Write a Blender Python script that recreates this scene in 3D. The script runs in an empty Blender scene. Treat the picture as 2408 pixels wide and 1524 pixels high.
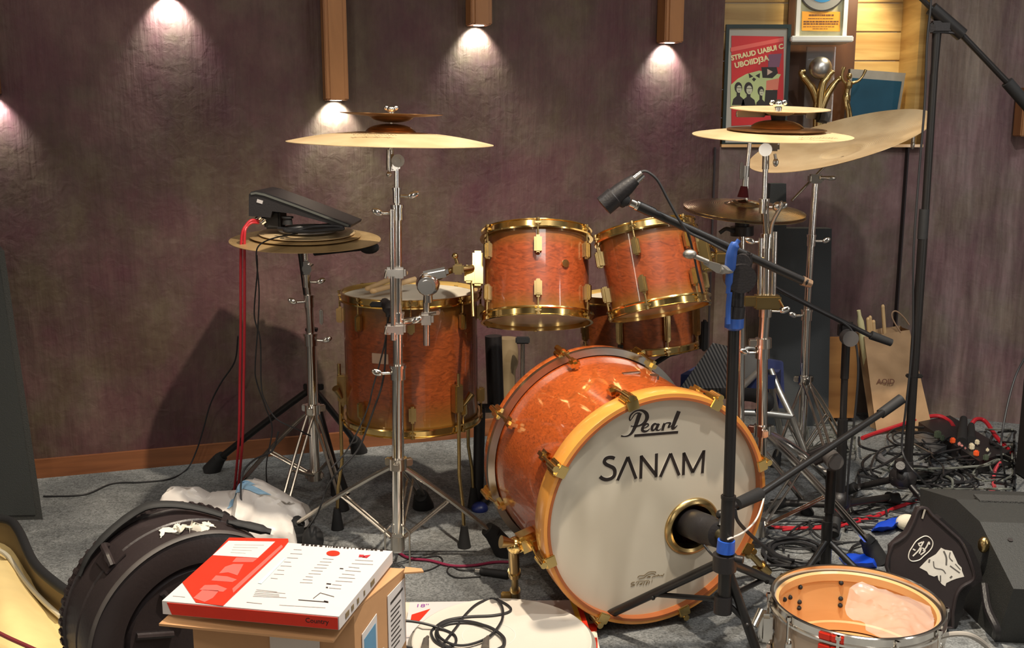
import bpy, bmesh, math, random
from mathutils import Vector, Matrix, Euler
PI = math.pi
random.seed(7)
SC = bpy.context.scene
COL = SC.collection
# ------------------------------------------------------------------ camera
F = 2400.0; CX = 1204.0; CY = 762.0; PITCH = math.radians(10.45); H = 1.2
cam_d = bpy.data.cameras.new('camera'); cam = bpy.data.objects.new('camera', cam_d); COL.objects.link(cam)
cam.location = (0, 0, H); cam.rotation_euler = (PI/2 - PITCH, 0, 0)
cam_d.sensor_width = 36.0; cam_d.lens = 36.0*F/2408.0; cam_d.clip_start = 0.05
SC.camera = cam
SC.view_settings.view_transform = 'Standard'; SC.view_settings.look = 'None'
SC.view_settings.gamma = 1.0; SC.view_settings.use_curve_mapping = False
SC.view_settings.exposure = 0.0
# ------------------------------------------------------------------ world, room lights and added fills
w = bpy.data.worlds.new('world'); SC.world = w; w.use_nodes = True
w.node_tree.nodes['Background'].inputs[0].default_value = (0.9, 0.95, 1.0, 1)
w.node_tree.nodes['Background'].inputs[1].default_value = 0.12
def light(kind, name, loc, target, power, color, size=0.1, spot=60, blend=0.3, sy=None):
    d = bpy.data.lights.new(name, kind); d.energy = power; d.color = color
    if kind == 'AREA':
        d.shape = 'RECTANGLE'; d.size = size; d.size_y = sy or size
    else:
        d.shadow_soft_size = size
    if kind == 'SPOT':
        d.spot_size = math.radians(spot); d.spot_blend = blend
    o = bpy.data.objects.new(name, d); COL.objects.link(o); o.location = loc
    o.rotation_euler = (Vector(target) - Vector(loc)).to_track_quat('-Z', 'Y').to_euler()
    return o
WARM = (1.0, 0.86, 0.68); NEUT = (1.0, 0.95, 0.88); COOL = (0.92, 0.97, 1.0)
# recessed ceiling downlights over the drum kit and over the near floor
light('SPOT', 'ceiling_downlight', (0.40, 1.78, 2.93), (0.2, 2.48, 0.2), 400, WARM, 0.03, 88, 0.6)
light('SPOT', 'ceiling_downlight', (-0.75, 0.55, 2.93), (-0.6, 1.75, 0.3), 56, WARM, 0.04, 80, 0.6)
light('SPOT', 'ceiling_downlight', (-1.05, 1.25, 2.93), (-0.98, 1.75, 0.0), 70, (1.0, 0.85, 0.55), 0.03, 24, 0.5)  # narrow warm spot added to brighten the yellow case lining
light('SPOT', 'ceiling_downlight', (1.15, 1.35, 2.93), (1.2, 2.75, 0.2), 120, NEUT, 0.05, 95, 0.7)
light('SPOT', 'ceiling_downlight', (-0.9, 1.9, 2.93), (-0.8, 3.0, 0.0), 45, NEUT, 0.08, 110, 0.8)
# unseen area fills added under the ceiling for ambient light
light('AREA', 'added_ceiling_fill', (0.6, -0.2, 2.92), (0.6, 1.2, 0.4), 20, NEUT, 1.3, sy=0.5)
light('AREA', 'added_ceiling_fill', (1.9, 2.2, 2.92), (1.9, 2.9, 0.4), 16, COOL, 0.9, sy=0.4)

# unseen strips and wall spots added to brighten the chrome's reflections
light('AREA', 'added_strip_fill', (-3.0, 0.2, 1.35), (0, 1.6, 1.0), 12, WARM, 0.14, sy=1.9)
light('AREA', 'added_strip_fill', (3.1, 0.6, 1.35), (0, 2.2, 1.0), 12, NEUT, 0.14, sy=1.9)
light('AREA', 'added_strip_fill', (-0.9, -2.8, 1.45), (0, 2.5, 1.0), 15, NEUT, 0.18, sy=1.9)
light('SPOT', 'added_wall_spot', (0.9, -1.9, 2.93), (0.9, -3.0, 1.3), 60, WARM, 0.06, 80, 0.6)
light('SPOT', 'added_wall_spot', (-2.3, -1.2, 2.93), (-3.3, -1.4, 1.3), 60, WARM, 0.06, 80, 0.6)

# ------------------------------------------------------------------ photo geometry helpers
_c, _s = math.cos(PITCH), math.sin(PITCH)
def ray(px, py):
    a = (px-CX)/F; b = (CY-py)/F
    return Vector((a, _c + b*_s, -_s + b*_c))
def pt(px, py, Y):
    d = ray(px, py); t = Y/d.y
    return Vector((d.x*t, Y, H + d.z*t))
def fl(px, py, z=0.0):
    d = ray(px, py); t = (z-H)/d.z
    return Vector((d.x*t, d.y*t, z))
def onplane(px, py, p0, n):
    d = ray(px, py); o = Vector((0, 0, H)); t = (p0-o).dot(n)/d.dot(n)
    return o + d*t
def mpp(Y, z=0.8):       # metres per photo pixel at a place
    return (Y*_c + (H-z)*_s)/F

# ------------------------------------------------------------------ mesh builder
def frame(axis, up=Vector((0, 0, 1))):
    z = Vector(axis).normalized()
    if abs(z.dot(up)) > 0.995: up = Vector((0, 1, 0))
    x = up.cross(z).normalized(); y = z.cross(x)
    return Matrix((x, y, z)).transposed()
def mat4(loc, rot3=None):
    m = (rot3.to_4x4() if rot3 is not None else Matrix.Identity(4)); m.translation = Vector(loc); return m
def catmull(P, n=8, closed=False):
    P = [Vector(p) for p in P]
    if len(P) < 3: return P
    out = []; m = len(P)
    rng = range(m) if closed else range(m-1)
    for i in rng:
        p1 = P[i]; p2 = P[(i+1) % m]
        p0 = P[i-1] if (i > 0 or closed) else p1*2-p2
        p3 = P[(i+2) % m] if (i+2 < m or closed) else p2*2-p1
        for k in range(n):
            t = k/n
            out.append(0.5*((2*p1)+(p2-p0)*t+(2*p0-5*p1+4*p2-p3)*t*t+(3*p1-p0-3*p2+p3)*t**3))
    if not closed: out.append(P[-1])
    return out
class B:
    def __init__(s): s.bm = bmesh.new()
    def box(s, c, size, rot=None, bevel=0.0):
        bb = bmesh.new(); bmesh.ops.create_cube(bb, size=1.0)
        for v in bb.verts: v.co = Vector((v.co.x*size[0], v.co.y*size[1], v.co.z*size[2]))
        if bevel: bmesh.ops.bevel(bb, geom=bb.edges[:], offset=bevel, segments=2, affect='EDGES')
        M = mat4(c, rot if rot is not None else Matrix.Identity(3))
        bb.transform(M); s._join(bb); return s
    def _join(s, bb):
        me = bpy.data.meshes.new('t'); bb.to_mesh(me); bb.free(); s.bm.from_mesh(me); bpy.data.meshes.remove(me)
    def cyl(s, p0, p1, r0, r1=None, seg=20, cap=True):
        p0 = Vector(p0); p1 = Vector(p1); r1 = r0 if r1 is None else r1
        R = frame(p1-p0); a = []; b = []
        for i in range(seg):
            t = 2*PI*i/seg; u = R @ Vector((math.cos(t), math.sin(t), 0))
            a.append(s.bm.verts.new(p0+u*r0)); b.append(s.bm.verts.new(p1+u*r1))
        for i in range(seg):
            j = (i+1) % seg; s.bm.faces.new((a[i], a[j], b[j], b[i]))
        if cap: s.bm.faces.new(a[::-1]); s.bm.faces.new(b)
        return s
    def tube(s, pts, r, seg=10, closed=False, smooth=0, flat=1.0):
        P = catmull(pts, smooth, closed) if smooth else [Vector(p) for p in pts]
        n = len(P); rings = []; rr = r if isinstance(r, (list, tuple)) else None
        T = []
        for i in range(n):
            a = P[i-1] if (i > 0 or closed) else P[i]; b = P[(i+1) % n] if (i < n-1 or closed) else P[i]
            T.append((b-a).normalized() if (b-a).length > 1e-9 else Vector((0, 0, 1)))
        R = frame(T[0]); nx = R.col[0].copy()
        for i in range(n):
            nx = (nx - T[i]*nx.dot(T[i])); nx = nx.normalized() if nx.length > 1e-6 else frame(T[i]).col[0].copy()
            ny = T[i].cross(nx); q = r if rr is None else rr[min(len(rr)-1, int(round(i*(len(rr)-1)/max(1, n-1))))]
            rings.append([s.bm.verts.new(P[i]+(nx*math.cos(2*PI*k/seg)+ny*math.sin(2*PI*k/seg)*flat)*q) for k in range(seg)])
        m = n if closed else n-1
        for i in range(m):
            A = rings[i]; C = rings[(i+1) % n]
            for k in range(seg):
                j = (k+1) % seg; s.bm.faces.new((A[k], A[j], C[j], C[k]))
        if not closed:
            s.bm.faces.new(rings[0][::-1]); s.bm.faces.new(rings[-1])
        return s
    def lathe(s, prof, M, seg=64, closed=False):
        rings = []
        for (r, z) in prof:
            if r < 1e-6: rings.append([s.bm.verts.new(M @ Vector((0, 0, z)))])
            else: rings.append([s.bm.verts.new(M @ Vector((r*math.cos(2*PI*k/seg), r*math.sin(2*PI*k/seg), z))) for k in range(seg)])
        n = len(rings)
        for i in range(n if closed else n-1):
            A = rings[i]; C = rings[(i+1) % n]
            for k in range(seg):
                j = (k+1) % seg
                if len(A) == 1 and len(C) == 1: continue
                if len(A) == 1: s.bm.faces.new((A[0], C[j], C[k]))
                elif len(C) == 1: s.bm.faces.new((A[k], A[j], C[0]))
                else: s.bm.faces.new((A[k], A[j], C[j], C[k]))
        return s
    def ball(s, c, r, sc=(1, 1, 1), rot=None, seg=16):
        bb = bmesh.new(); bmesh.ops.create_uvsphere(bb, u_segments=seg, v_segments=max(6, seg//2), radius=1)
        for v in bb.verts: v.co = Vector((v.co.x*r*sc[0], v.co.y*r*sc[1], v.co.z*r*sc[2]))
        bb.transform(mat4(c, rot if rot is not None else Matrix.Identity(3))); s._join(bb); return s
    def prism(s, poly, M, h, z0=0.0):        # closed polygon in the plane of M, extruded along its z
        a = [s.bm.verts.new(M @ Vector((x, y, z0))) for x, y in poly]
        b = [s.bm.verts.new(M @ Vector((x, y, z0+h))) for x, y in poly]
        s.bm.faces.new(a[::-1]); s.bm.faces.new(b); n = len(poly)
        for i in range(n):
            j = (i+1) % n; s.bm.faces.new((a[i], a[j], b[j], b[i]))
        return s
    def slab(s, pts3, n, h):                 # closed 3D polygon thickened along n
        n = Vector(n).normalized(); a = [s.bm.verts.new(Vector(p)) for p in pts3]; b = [s.bm.verts.new(Vector(p)+n*h) for p in pts3]
        s.bm.faces.new(a[::-1]); s.bm.faces.new(b); k = len(a)
        for i in range(k):
            j = (i+1) % k; s.bm.faces.new((a[i], a[j], b[j], b[i]))
        return s
    def ribbon(s, pts, wd, n, h, smooth=0):  # flat stroke of 3D points lying in a plane of normal n
        n = Vector(n).normalized(); P = catmull(pts, smooth) if smooth else [Vector(p) for p in pts]; L = len(P)
        ws = wd if isinstance(wd, (list, tuple)) else [wd, wd]; A = []
        for i in range(L):
            t = (P[min(L-1, i+1)]-P[max(0, i-1)]).normalized(); sd = n.cross(t)
            u = i/(L-1)*(len(ws)-1); k = min(len(ws)-2, int(u)); q = ws[k]+(ws[k+1]-ws[k])*(u-k)
            A.append([s.bm.verts.new(P[i]+sd*q/2), s.bm.verts.new(P[i]-sd*q/2), s.bm.verts.new(P[i]-sd*q/2+n*h), s.bm.verts.new(P[i]+sd*q/2+n*h)])
        for i in range(L-1):
            for k in range(4):
                j = (k+1) % 4; s.bm.faces.new((A[i][k], A[i][j], A[i+1][j], A[i+1][k]))
        s.bm.faces.new(A[0][::-1]); s.bm.faces.new(A[-1]); return s
    def grid(s, fn, nu, nv):
        V = [[s.bm.verts.new(fn(i/nu, j/nv)) for j in range(nv+1)] for i in range(nu+1)]
        for i in range(nu):
            for j in range(nv): s.bm.faces.new((V[i][j], V[i+1][j], V[i+1][j+1], V[i][j+1]))
        return s
ORG = {}
def finish(b, name, m, origin, smooth=True, angle=40):
    bm = b.bm; bmesh.ops.recalc_face_normals(bm, faces=bm.faces[:])
    bm.transform(Matrix.Translation(-origin))
    me = bpy.data.meshes.new(name); bm.to_mesh(me); bm.free()
    if smooth:
        for p in me.polygons: p.use_smooth = True
        try: me.set_sharp_from_angle(angle=math.radians(angle))
        except Exception: pass
    me.materials.append(m); o = bpy.data.objects.new(name, me); COL.objects.link(o); return o
def thing(name, label, cat, loc, group=None):
    o = bpy.data.objects.new(name, None); COL.objects.link(o); o.location = loc; o.empty_display_size = 0.05
    o['label'] = label; o['category'] = cat
    if group: o['group'] = group
    ORG[o.name] = Vector(loc); return o
def part(name, b, m, parent, label=None, smooth=True, kind=None):
    o = finish(b, name, m, ORG[parent.name], smooth); o.parent = parent; ORG[o.name] = ORG[parent.name]
    if parent.type == 'MESH':
        pass
    if label: o['label'] = label
    if kind: o['kind'] = kind
    return o
def solo(name, b, m, label, cat, group=None, smooth=True, kind=None):
    vs = [v.co for v in b.bm.verts]; lo = Vector((min(v.x for v in vs)+max(v.x for v in vs), min(v.y for v in vs)+max(v.y for v in vs), 0))/2
    lo.z = min(v.z for v in vs); o = finish(b, name, m, lo, smooth); ORG[o.name] = lo; o.location = lo
    o['label'] = label; o['category'] = cat
    if group: o['group'] = group
    if kind: o['kind'] = kind
    return o
def struct(name, b, m, smooth=False):
    o = finish(b, name, m, Vector((0, 0, 0)), smooth); o['kind'] = 'structure'; ORG[o.name] = Vector((0, 0, 0)); return o

# ------------------------------------------------------------------ materials
def nodes(name):
    m = bpy.data.materials.new(name); m.use_nodes = True; nt = m.node_tree
    return m, nt, nt.nodes['Principled BSDF']
def simple(name, col, rough=0.5, metal=0.0, spec=0.5, coat=0.0, var=0.0, vscale=30, bump=0.0, bscale=80, alpha=None, trans=0.0, emit=None, es=1.0):
    m, nt, p = nodes(name); N = nt.nodes; L = nt.links
    p.inputs['Base Color'].default_value = (*col, 1); p.inputs['Roughness'].default_value = rough
    p.inputs['Metallic'].default_value = metal; p.inputs['Specular IOR Level'].default_value = spec
    p.inputs['Coat Weight'].default_value = coat; p.inputs['Coat Roughness'].default_value = 0.08
    if trans: p.inputs['Transmission Weight'].default_value = trans
    if alpha is not None: p.inputs['Alpha'].default_value = alpha
    if emit: p.inputs['Emission Color'].default_value = (*emit, 1); p.inputs['Emission Strength'].default_value = es
    tc = N.new('ShaderNodeTexCoord')
    if var:
        no = N.new('ShaderNodeTexNoise'); no.inputs['Scale'].default_value = vscale; no.inputs['Detail'].default_value = 4
        L.new(tc.outputs['Object'], no.inputs['Vector'])
        mx = N.new('ShaderNodeMix'); mx.data_type = 'RGBA'
        mx.inputs['A'].default_value = (*[c*(1-var) for c in col], 1); mx.inputs['B'].default_value = (*[min(1, c*(1+var)) for c in col], 1)
        L.new(no.outputs['Fac'], mx.inputs['Factor']); L.new(mx.outputs['Result'], p.inputs['Base Color'])
    if bump:
        nb = N.new('ShaderNodeTexNoise'); nb.inputs['Scale'].default_value = bscale; nb.inputs['Detail'].default_value = 3
        L.new(tc.outputs['Object'], nb.inputs['Vector']); bn = N.new('ShaderNodeBump'); bn.inputs['Strength'].default_value = bump
        bn.inputs['Distance'].default_value = 0.004
        L.new(nb.outputs['Fac'], bn.inputs['Height']); L.new(bn.outputs['Normal'], p.inputs['Normal'])
    return m
def ramp(N, stops):
    r = N.new('ShaderNodeValToRGB'); e = r.color_ramp.elements
    while len(e) < len(stops): e.new(0.5)
    for i, (pos, c) in enumerate(stops): e[i].position = pos; e[i].color = (*c, 1)
    return r
def wall_mat(name, c1, c2, c3, vert=False):
    m, nt, p = nodes(name); N = nt.nodes; L = nt.links
    tc = N.new('ShaderNodeTexCoord'); mp = N.new('ShaderNodeMapping'); mp.inputs['Scale'].default_value = (4.5, 4.5, 0.7) if vert else (1.6, 1.6, 1.1)
    L.new(tc.outputs['Object'], mp.inputs['Vector'])
    a = N.new('ShaderNodeTexNoise'); a.inputs['Scale'].default_value = 2.4; a.inputs['Detail'].default_value = 9; a.inputs['Roughness'].default_value = 0.68
    L.new(mp.outputs[0], a.inputs['Vector'])
    r = ramp(N, [(0.32, c1), (0.5, c2), (0.68, c3)]); L.new(a.outputs['Fac'], r.inputs['Fac'])
    mp2 = N.new('ShaderNodeMapping'); mp2.inputs['Scale'].default_value = (26, 26, 2.2); L.new(tc.outputs['Object'], mp2.inputs['Vector'])
    f = N.new('ShaderNodeTexNoise'); f.inputs['Scale'].default_value = 2.5; f.inputs['Detail'].default_value = 6; L.new(mp2.outputs[0], f.inputs['Vector'])
    mx = N.new('ShaderNodeMix'); mx.data_type = 'RGBA'; mx.blend_type = 'OVERLAY'; mx.inputs['Factor'].default_value = 0.45 if vert else 0.22
    pn = N.new('ShaderNodeTexNoise'); pn.inputs['Scale'].default_value = 3.1; pn.inputs['Detail'].default_value = 5; pn.inputs['Roughness'].default_value = 0.6
    mp3 = N.new('ShaderNodeMapping'); mp3.inputs['Location'].default_value = (4.3, 1.7, 9.1); L.new(tc.outputs['Object'], mp3.inputs['Vector']); L.new(mp3.outputs[0], pn.inputs['Vector'])
    pr_ = ramp(N, [(0.42, (0.44, 0.50, 0.36)), (0.5, (0.5, 0.5, 0.5)), (0.6, (0.60, 0.44, 0.56))]); L.new(pn.outputs['Fac'], pr_.inputs['Fac'])
    m2 = N.new('ShaderNodeMix'); m2.data_type = 'RGBA'; m2.blend_type = 'OVERLAY'; m2.inputs['Factor'].default_value = 0.4 if vert else 0.6
    L.new(r.outputs[0], m2.inputs['A']); L.new(pr_.outputs[0], m2.inputs['B'])
    L.new(m2.outputs['Result'], mx.inputs['A']); L.new(f.outputs['Fac'], mx.inputs['B']); L.new(mx.outputs['Result'], p.inputs['Base Color'])
    g = N.new('ShaderNodeTexNoise'); g.inputs['Scale'].default_value = 26; g.inputs['Detail'].default_value = 8; g.inputs['Distortion'].default_value = 0.5
    L.new(tc.outputs['Object'], g.inputs['Vector'])
    ad = N.new('ShaderNodeMath'); ad.operation = 'ADD'; L.new(g.outputs['Fac'], ad.inputs[0]); L.new(f.outputs['Fac'], ad.inputs[1])
    bn = N.new('ShaderNodeBump'); bn.inputs['Strength'].default_value = 0.55; bn.inputs['Distance'].default_value = 0.006
    L.new(ad.outputs[0], bn.inputs['Height']); L.new(bn.outputs['Normal'], p.inputs['Normal'])
    p.inputs['Roughness'].default_value = 0.62; p.inputs['Specular IOR Level'].default_value = 0.35
    return m
def wood_mat(name, c1, c2, scale=(6, 6, 60), rough=0.35, coat=0.0, spec=0.5, nscale=1.0, dist=0.6):
    m, nt, p = nodes(name); N = nt.nodes; L = nt.links
    tc = N.new('ShaderNodeTexCoord'); mp = N.new('ShaderNodeMapping'); mp.inputs['Scale'].default_value = scale
    L.new(tc.outputs['Object'], mp.inputs['Vector'])
    a = N.new('ShaderNodeTexNoise'); a.inputs['Scale'].default_value = nscale; a.inputs['Detail'].default_value = 7; a.inputs['Distortion'].default_value = dist
    L.new(mp.outputs[0], a.inputs['Vector']); r = ramp(N, [(0.3, c1), (0.7, c2)]); L.new(a.outputs['Fac'], r.inputs['Fac'])
    L.new(r.outputs[0], p.inputs['Base Color']); p.inputs['Roughness'].default_value = rough; p.inputs['Coat Weight'].default_value = coat
    p.inputs['Coat Roughness'].default_value = 0.06; p.inputs['Specular IOR Level'].default_value = spec
    return m
def lacquer(name, mid, edge, zc, half, quilt=1.0, axis=None):
    """gloss figured veneer, amber towards both drum edges; zc/axis give the drum axis in object space"""
    m, nt, p = nodes(name); N = nt.nodes; L = nt.links
    tc = N.new('ShaderNodeTexCoord')
    a = N.new('ShaderNodeTexNoise'); a.inputs['Scale'].default_value = 28*quilt; a.inputs['Detail'].default_value = 4; a.inputs['Distortion'].default_value = 2.2
    mp = N.new('ShaderNodeMapping'); mp.inputs['Scale'].default_value = (1, 1, 2.6); L.new(tc.outputs['Object'], mp.inputs['Vector']); L.new(mp.outputs[0], a.inputs['Vector'])
    dark = tuple(c*0.62 for c in mid); hi = tuple(min(1, c*1.35) for c in mid)
    r = ramp(N, [(0.3, dark), (0.5, mid), (0.72, hi)]); L.new(a.outputs['Fac'], r.inputs['Fac'])
    # distance along the axis
    dt = N.new('ShaderNodeVectorMath'); dt.operation = 'DOT_PRODUCT'; sb = N.new('ShaderNodeVectorMath'); sb.operation = 'SUBTRACT'
    L.new(tc.outputs['Object'], sb.inputs[0]); sb.inputs[1].default_value = zc; L.new(sb.outputs[0], dt.inputs[0]); dt.inputs[1].default_value = axis or (0, 0, 1)
    ab = N.new('ShaderNodeMath'); ab.operation = 'ABSOLUTE'; L.new(dt.outputs['Value'], ab.inputs[0])
    mr = N.new('ShaderNodeMapRange'); mr.inputs['From Min'].default_value = half*0.5; mr.inputs['From Max'].default_value = half*1.0
    L.new(ab.outputs[0], mr.inputs['Value'])
    mx = N.new('ShaderNodeMix'); mx.data_type = 'RGBA'; L.new(mr.outputs[0], mx.inputs['Factor']); L.new(r.outputs[0], mx.inputs['A']); mx.inputs['B'].default_value = (*edge, 1)
    L.new(mx.outputs['Result'], p.inputs['Base Color']); p.inputs['Roughness'].default_value = 0.32; p.inputs['Coat Weight'].default_value = 0.8; p.inputs['Coat Roughness'].default_value = 0.05
    return m
def carpet_mat():
    m, nt, p = nodes('grey_carpet'); N = nt.nodes; L = nt.links; tc = N.new('ShaderNodeTexCoord')
    a = N.new('ShaderNodeTexNoise'); a.inputs['Scale'].default_value = 3.2; a.inputs['Detail'].default_value = 6; a.inputs['Distortion'].default_value = 1.0
    b = N.new('ShaderNodeTexNoise'); b.inputs['Scale'].default_value = 190; b.inputs['Detail'].default_value = 3
    b2 = N.new('ShaderNodeTexNoise'); b2.inputs['Scale'].default_value = 42; b2.inputs['Detail'].default_value = 5; b2.inputs['Distortion'].default_value = 2
    for q in (a, b, b2): L.new(tc.outputs['Object'], q.inputs['Vector'])
    r = ramp(N, [(0.35, (0.115, 0.12, 0.122)), (0.65, (0.215, 0.223, 0.222))]); L.new(a.outputs['Fac'], r.inputs['Fac'])
    s1 = N.new('ShaderNodeMath'); s1.operation = 'ADD'; L.new(b.outputs['Fac'], s1.inputs[0]); L.new(b2.outputs['Fac'], s1.inputs[1])
    r2 = ramp(N, [(0.38, (0.22,)*3), (0.62, (0.85,)*3)]); hf = N.new('ShaderNodeMath'); hf.operation = 'MULTIPLY'; hf.inputs[1].default_value = 0.5
    L.new(s1.outputs[0], hf.inputs[0]); L.new(hf.outputs[0], r2.inputs['Fac'])
    mx = N.new('ShaderNodeMix'); mx.data_type = 'RGBA'; mx.blend_type = 'OVERLAY'; mx.inputs['Factor'].default_value = 0.75
    L.new(r.outputs[0], mx.inputs['A']); L.new(r2.outputs[0], mx.inputs['B']); L.new(mx.outputs['Result'], p.inputs['Base Color'])
    bn = N.new('ShaderNodeBump'); bn.inputs['Strength'].default_value = 0.6; bn.inputs['Distance'].default_value = 0.004
    L.new(s1.outputs[0], bn.inputs['Height']); L.new(bn.outputs['Normal'], p.inputs['Normal']); p.inputs['Roughness'].default_value = 0.95; p.inputs['Specular IOR Level'].default_value = 0.15
    return m
def brass_mat(name, c1, c2, rough=0.3, rings=60, blotch=0.5, metal=0.85):
    m, nt, p = nodes(name); N = nt.nodes; L = nt.links; tc = N.new('ShaderNodeTexCoord')
    a = N.new('ShaderNodeTexNoise'); a.inputs['Scale'].default_value = 7; a.inputs['Detail'].default_value = 6
    L.new(tc.outputs['Object'], a.inputs['Vector'])
    r = ramp(N, [(0.35, c1), (0.65, c2)]); L.new(a.outputs['Fac'], r.inputs['Fac']); L.new(r.outputs[0], p.inputs['Base Color'])
    ln = N.new('ShaderNodeVectorMath'); ln.operation = 'LENGTH'; L.new(tc.outputs['Object'], ln.inputs[0])
    sn = N.new('ShaderNodeMath'); sn.operation = 'MULTIPLY'; sn.inputs[1].default_value = rings*20; L.new(ln.outputs['Value'], sn.inputs[0])
    s2 = N.new('ShaderNodeMath'); s2.operation = 'SINE'; L.new(sn.outputs[0], s2.inputs[0])
    bn = N.new('ShaderNodeBump'); bn.inputs['Strength'].default_value = 0.12; bn.inputs['Distance'].default_value = 0.001
    L.new(s2.outputs[0], bn.inputs['Height']); L.new(bn.outputs['Normal'], p.inputs['Normal'])
    p.inputs['Metallic'].default_value = metal; p.inputs['Roughness'].default_value = rough; return m
M = {}
M['wall'] = wall_mat('mottled_plum_plaster', (0.066, 0.024, 0.030), (0.086, 0.048, 0.042), (0.125, 0.088, 0.066))
M['wall_v'] = wall_mat('brushed_taupe_plaster', (0.125, 0.072, 0.076), (0.185, 0.128, 0.118), (0.27, 0.205, 0.19), vert=True)
M['wall_m'] = wall_mat('mottled_taupe_plaster', (0.10, 0.062, 0.058), (0.155, 0.108, 0.094), (0.22, 0.168, 0.145))
M['seam'] = simple('dark_seam_gap', (0.03, 0.022, 0.024), 0.9)
M['carpet'] = carpet_mat()
M['base'] = wood_mat('baseboard_wood', (0.16, 0.055, 0.02), (0.26, 0.095, 0.035), (3, 3, 40), 0.5)
M['ceil'] = simple('white_ceiling_paint', (0.5, 0.48, 0.46), 0.9, var=0.05)
M['back'] = simple('pale_room_paint', (0.42, 0.38, 0.34), 0.9, var=0.1)
M['plank'] = wood_mat('pine_plank', (0.42, 0.24, 0.07), (0.72, 0.50, 0.19), (2.2, 2, 22), 0.5)
M['lampwood'] = wood_mat('lamp_column_wood', (0.22, 0.085, 0.028), (0.40, 0.18, 0.06), (14, 14, 2), 0.4)
M['chrome'] = simple('chrome', (0.88, 0.85, 0.80), 0.15, 1.0)
M['chrome_d'] = simple('worn_steel', (0.62, 0.58, 0.52), 0.25, 1.0, var=0.2)
M['gold'] = simple('gold_plate', (0.83, 0.6, 0.24), 0.16, 1.0, var=0.08, vscale=20)
M['gold_m'] = simple('satin_gold', (0.52, 0.38, 0.17), 0.27, 1.0, var=0.12)
M['black'] = simple('black_powder_coat', (0.011, 0.010, 0.010), 0.38, 0.0, var=0.2)
M['rubber'] = simple('black_rubber', (0.012, 0.012, 0.013), 0.7, bump=0.1)
M['plastic'] = simple('black_plastic', (0.014, 0.012, 0.013), 0.45, bump=0.15, bscale=200)
M['case'] = simple('moulded_case_plastic', (0.028, 0.021, 0.022), 0.36, var=0.35, vscale=9, bump=0.12, bscale=120)
M['spk'] = simple('speckled_speaker_paint', (0.034, 0.035, 0.033), 0.6, var=0.35, vscale=240, bump=0.35, bscale=320)
M['greyboard'] = simple('charcoal_grey_board', (0.047, 0.052, 0.055), 0.8, var=0.12, vscale=6, bump=0.2, bscale=220)
M['head'] = simple('coated_drumhead', (0.62, 0.565, 0.455), 0.6, var=0.05, vscale=5)
M['head_in'] = simple('muffle_ring_film', (0.66, 0.61, 0.50), 0.55, var=0.04, vscale=4)
M['head_clear'] = simple('clear_resonant_head', (0.72, 0.45, 0.25), 0.22, spec=0.7, var=0.1)
M['head_white'] = simple('white_coated_head', (0.60, 0.56, 0.49), 0.5, var=0.03)
M['hoopwood'] = wood_mat('amber_maple_hoop', (0.60, 0.22, 0.035), (0.80, 0.36, 0.07), (4, 4, 4), 0.3, coat=0.6)
M['maple'] = wood_mat('natural_maple_ply', (0.66, 0.36, 0.14), (0.80, 0.49, 0.22), (3, 3, 14), 0.38, coat=0.3)
M['pearl'] = simple('champagne_pearl_lacquer', (0.50, 0.38, 0.28), 0.22, coat=0.7, var=0.1, vscale=6)
M['cym'] = brass_mat('bronze_cymbal', (0.70, 0.50, 0.27), (0.90, 0.70, 0.42), 0.36, metal=0.4)
M['cym_old'] = brass_mat('aged_bronze', (0.36, 0.24, 0.11), (0.60, 0.42, 0.2), 0.42, metal=0.45)
M['cym_br'] = brass_mat('brown_bronze', (0.24, 0.12, 0.05), (0.42, 0.23, 0.10), 0.3, metal=0.85)
M['cym_hat'] = brass_mat('brilliant_bronze', (0.50, 0.38, 0.20), (0.68, 0.54, 0.32), 0.17, metal=0.95)
M['ink'] = simple('black_lettering', (0.02, 0.014, 0.012), 0.5)
M['ink_soft'] = simple('grey_brown_print', (0.20, 0.145, 0.075), 0.7)
M['keyline'] = simple('white_keyline', (0.8, 0.74, 0.64), 0.6)
M['card'] = simple('corrugated_cardboard', (0.50, 0.27, 0.125), 0.85, var=0.14, vscale=8, bump=0.1, bscale=60)
M['paper'] = simple('white_print_paper', (0.64, 0.60, 0.59), 0.5, var=0.02)
M['red'] = simple('red_print', (0.62, 0.03, 0.012), 0.38, var=0.1)
M['pink'] = simple('pale_red_print', (0.80, 0.13, 0.11), 0.4)
M['blue'] = simple('blue_print', (0.10, 0.26, 0.42), 0.5, var=0.1)
M['grey_ink'] = simple('light_grey_print', (0.45, 0.43, 0.43), 0.7)
M['teal'] = simple('pale_teal_print', (0.5, 0.66, 0.68), 0.7)
M['yellow'] = simple('yellow_print', (0.85, 0.62, 0.08), 0.5)
M['kraft'] = simple('kraft_paper', (0.46, 0.29, 0.155), 0.8, var=0.15, vscale=7, bump=1.0, bscale=14)
M['stick'] = wood_mat('drumstick_wood', (0.70, 0.46, 0.22), (0.82, 0.58, 0.32), (20, 20, 3), 0.45)
M['cable_b'] = simple('black_cable_jacket', (0.016, 0.016, 0.018), 0.5)
M['cable_g'] = simple('grey_cable_jacket', (0.36, 0.33, 0.29), 0.5)
M['cable_r'] = simple('red_cable_jacket', (0.42, 0.015, 0.025), 0.42)
M['cable_w'] = simple('white_cable_jacket', (0.75, 0.7, 0.64), 0.45)
M['bluetape'] = simple('blue_tape', (0.02, 0.10, 0.52), 0.45, var=0.2, vscale=30)
M['bluelever'] = simple('blue_lever_plastic', (0.03, 0.085, 0.32), 0.35)
M['navy'] = simple('navy_fabric', (0.012, 0.02, 0.085), 0.85, var=0.25, vscale=20, bump=0.3)
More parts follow.
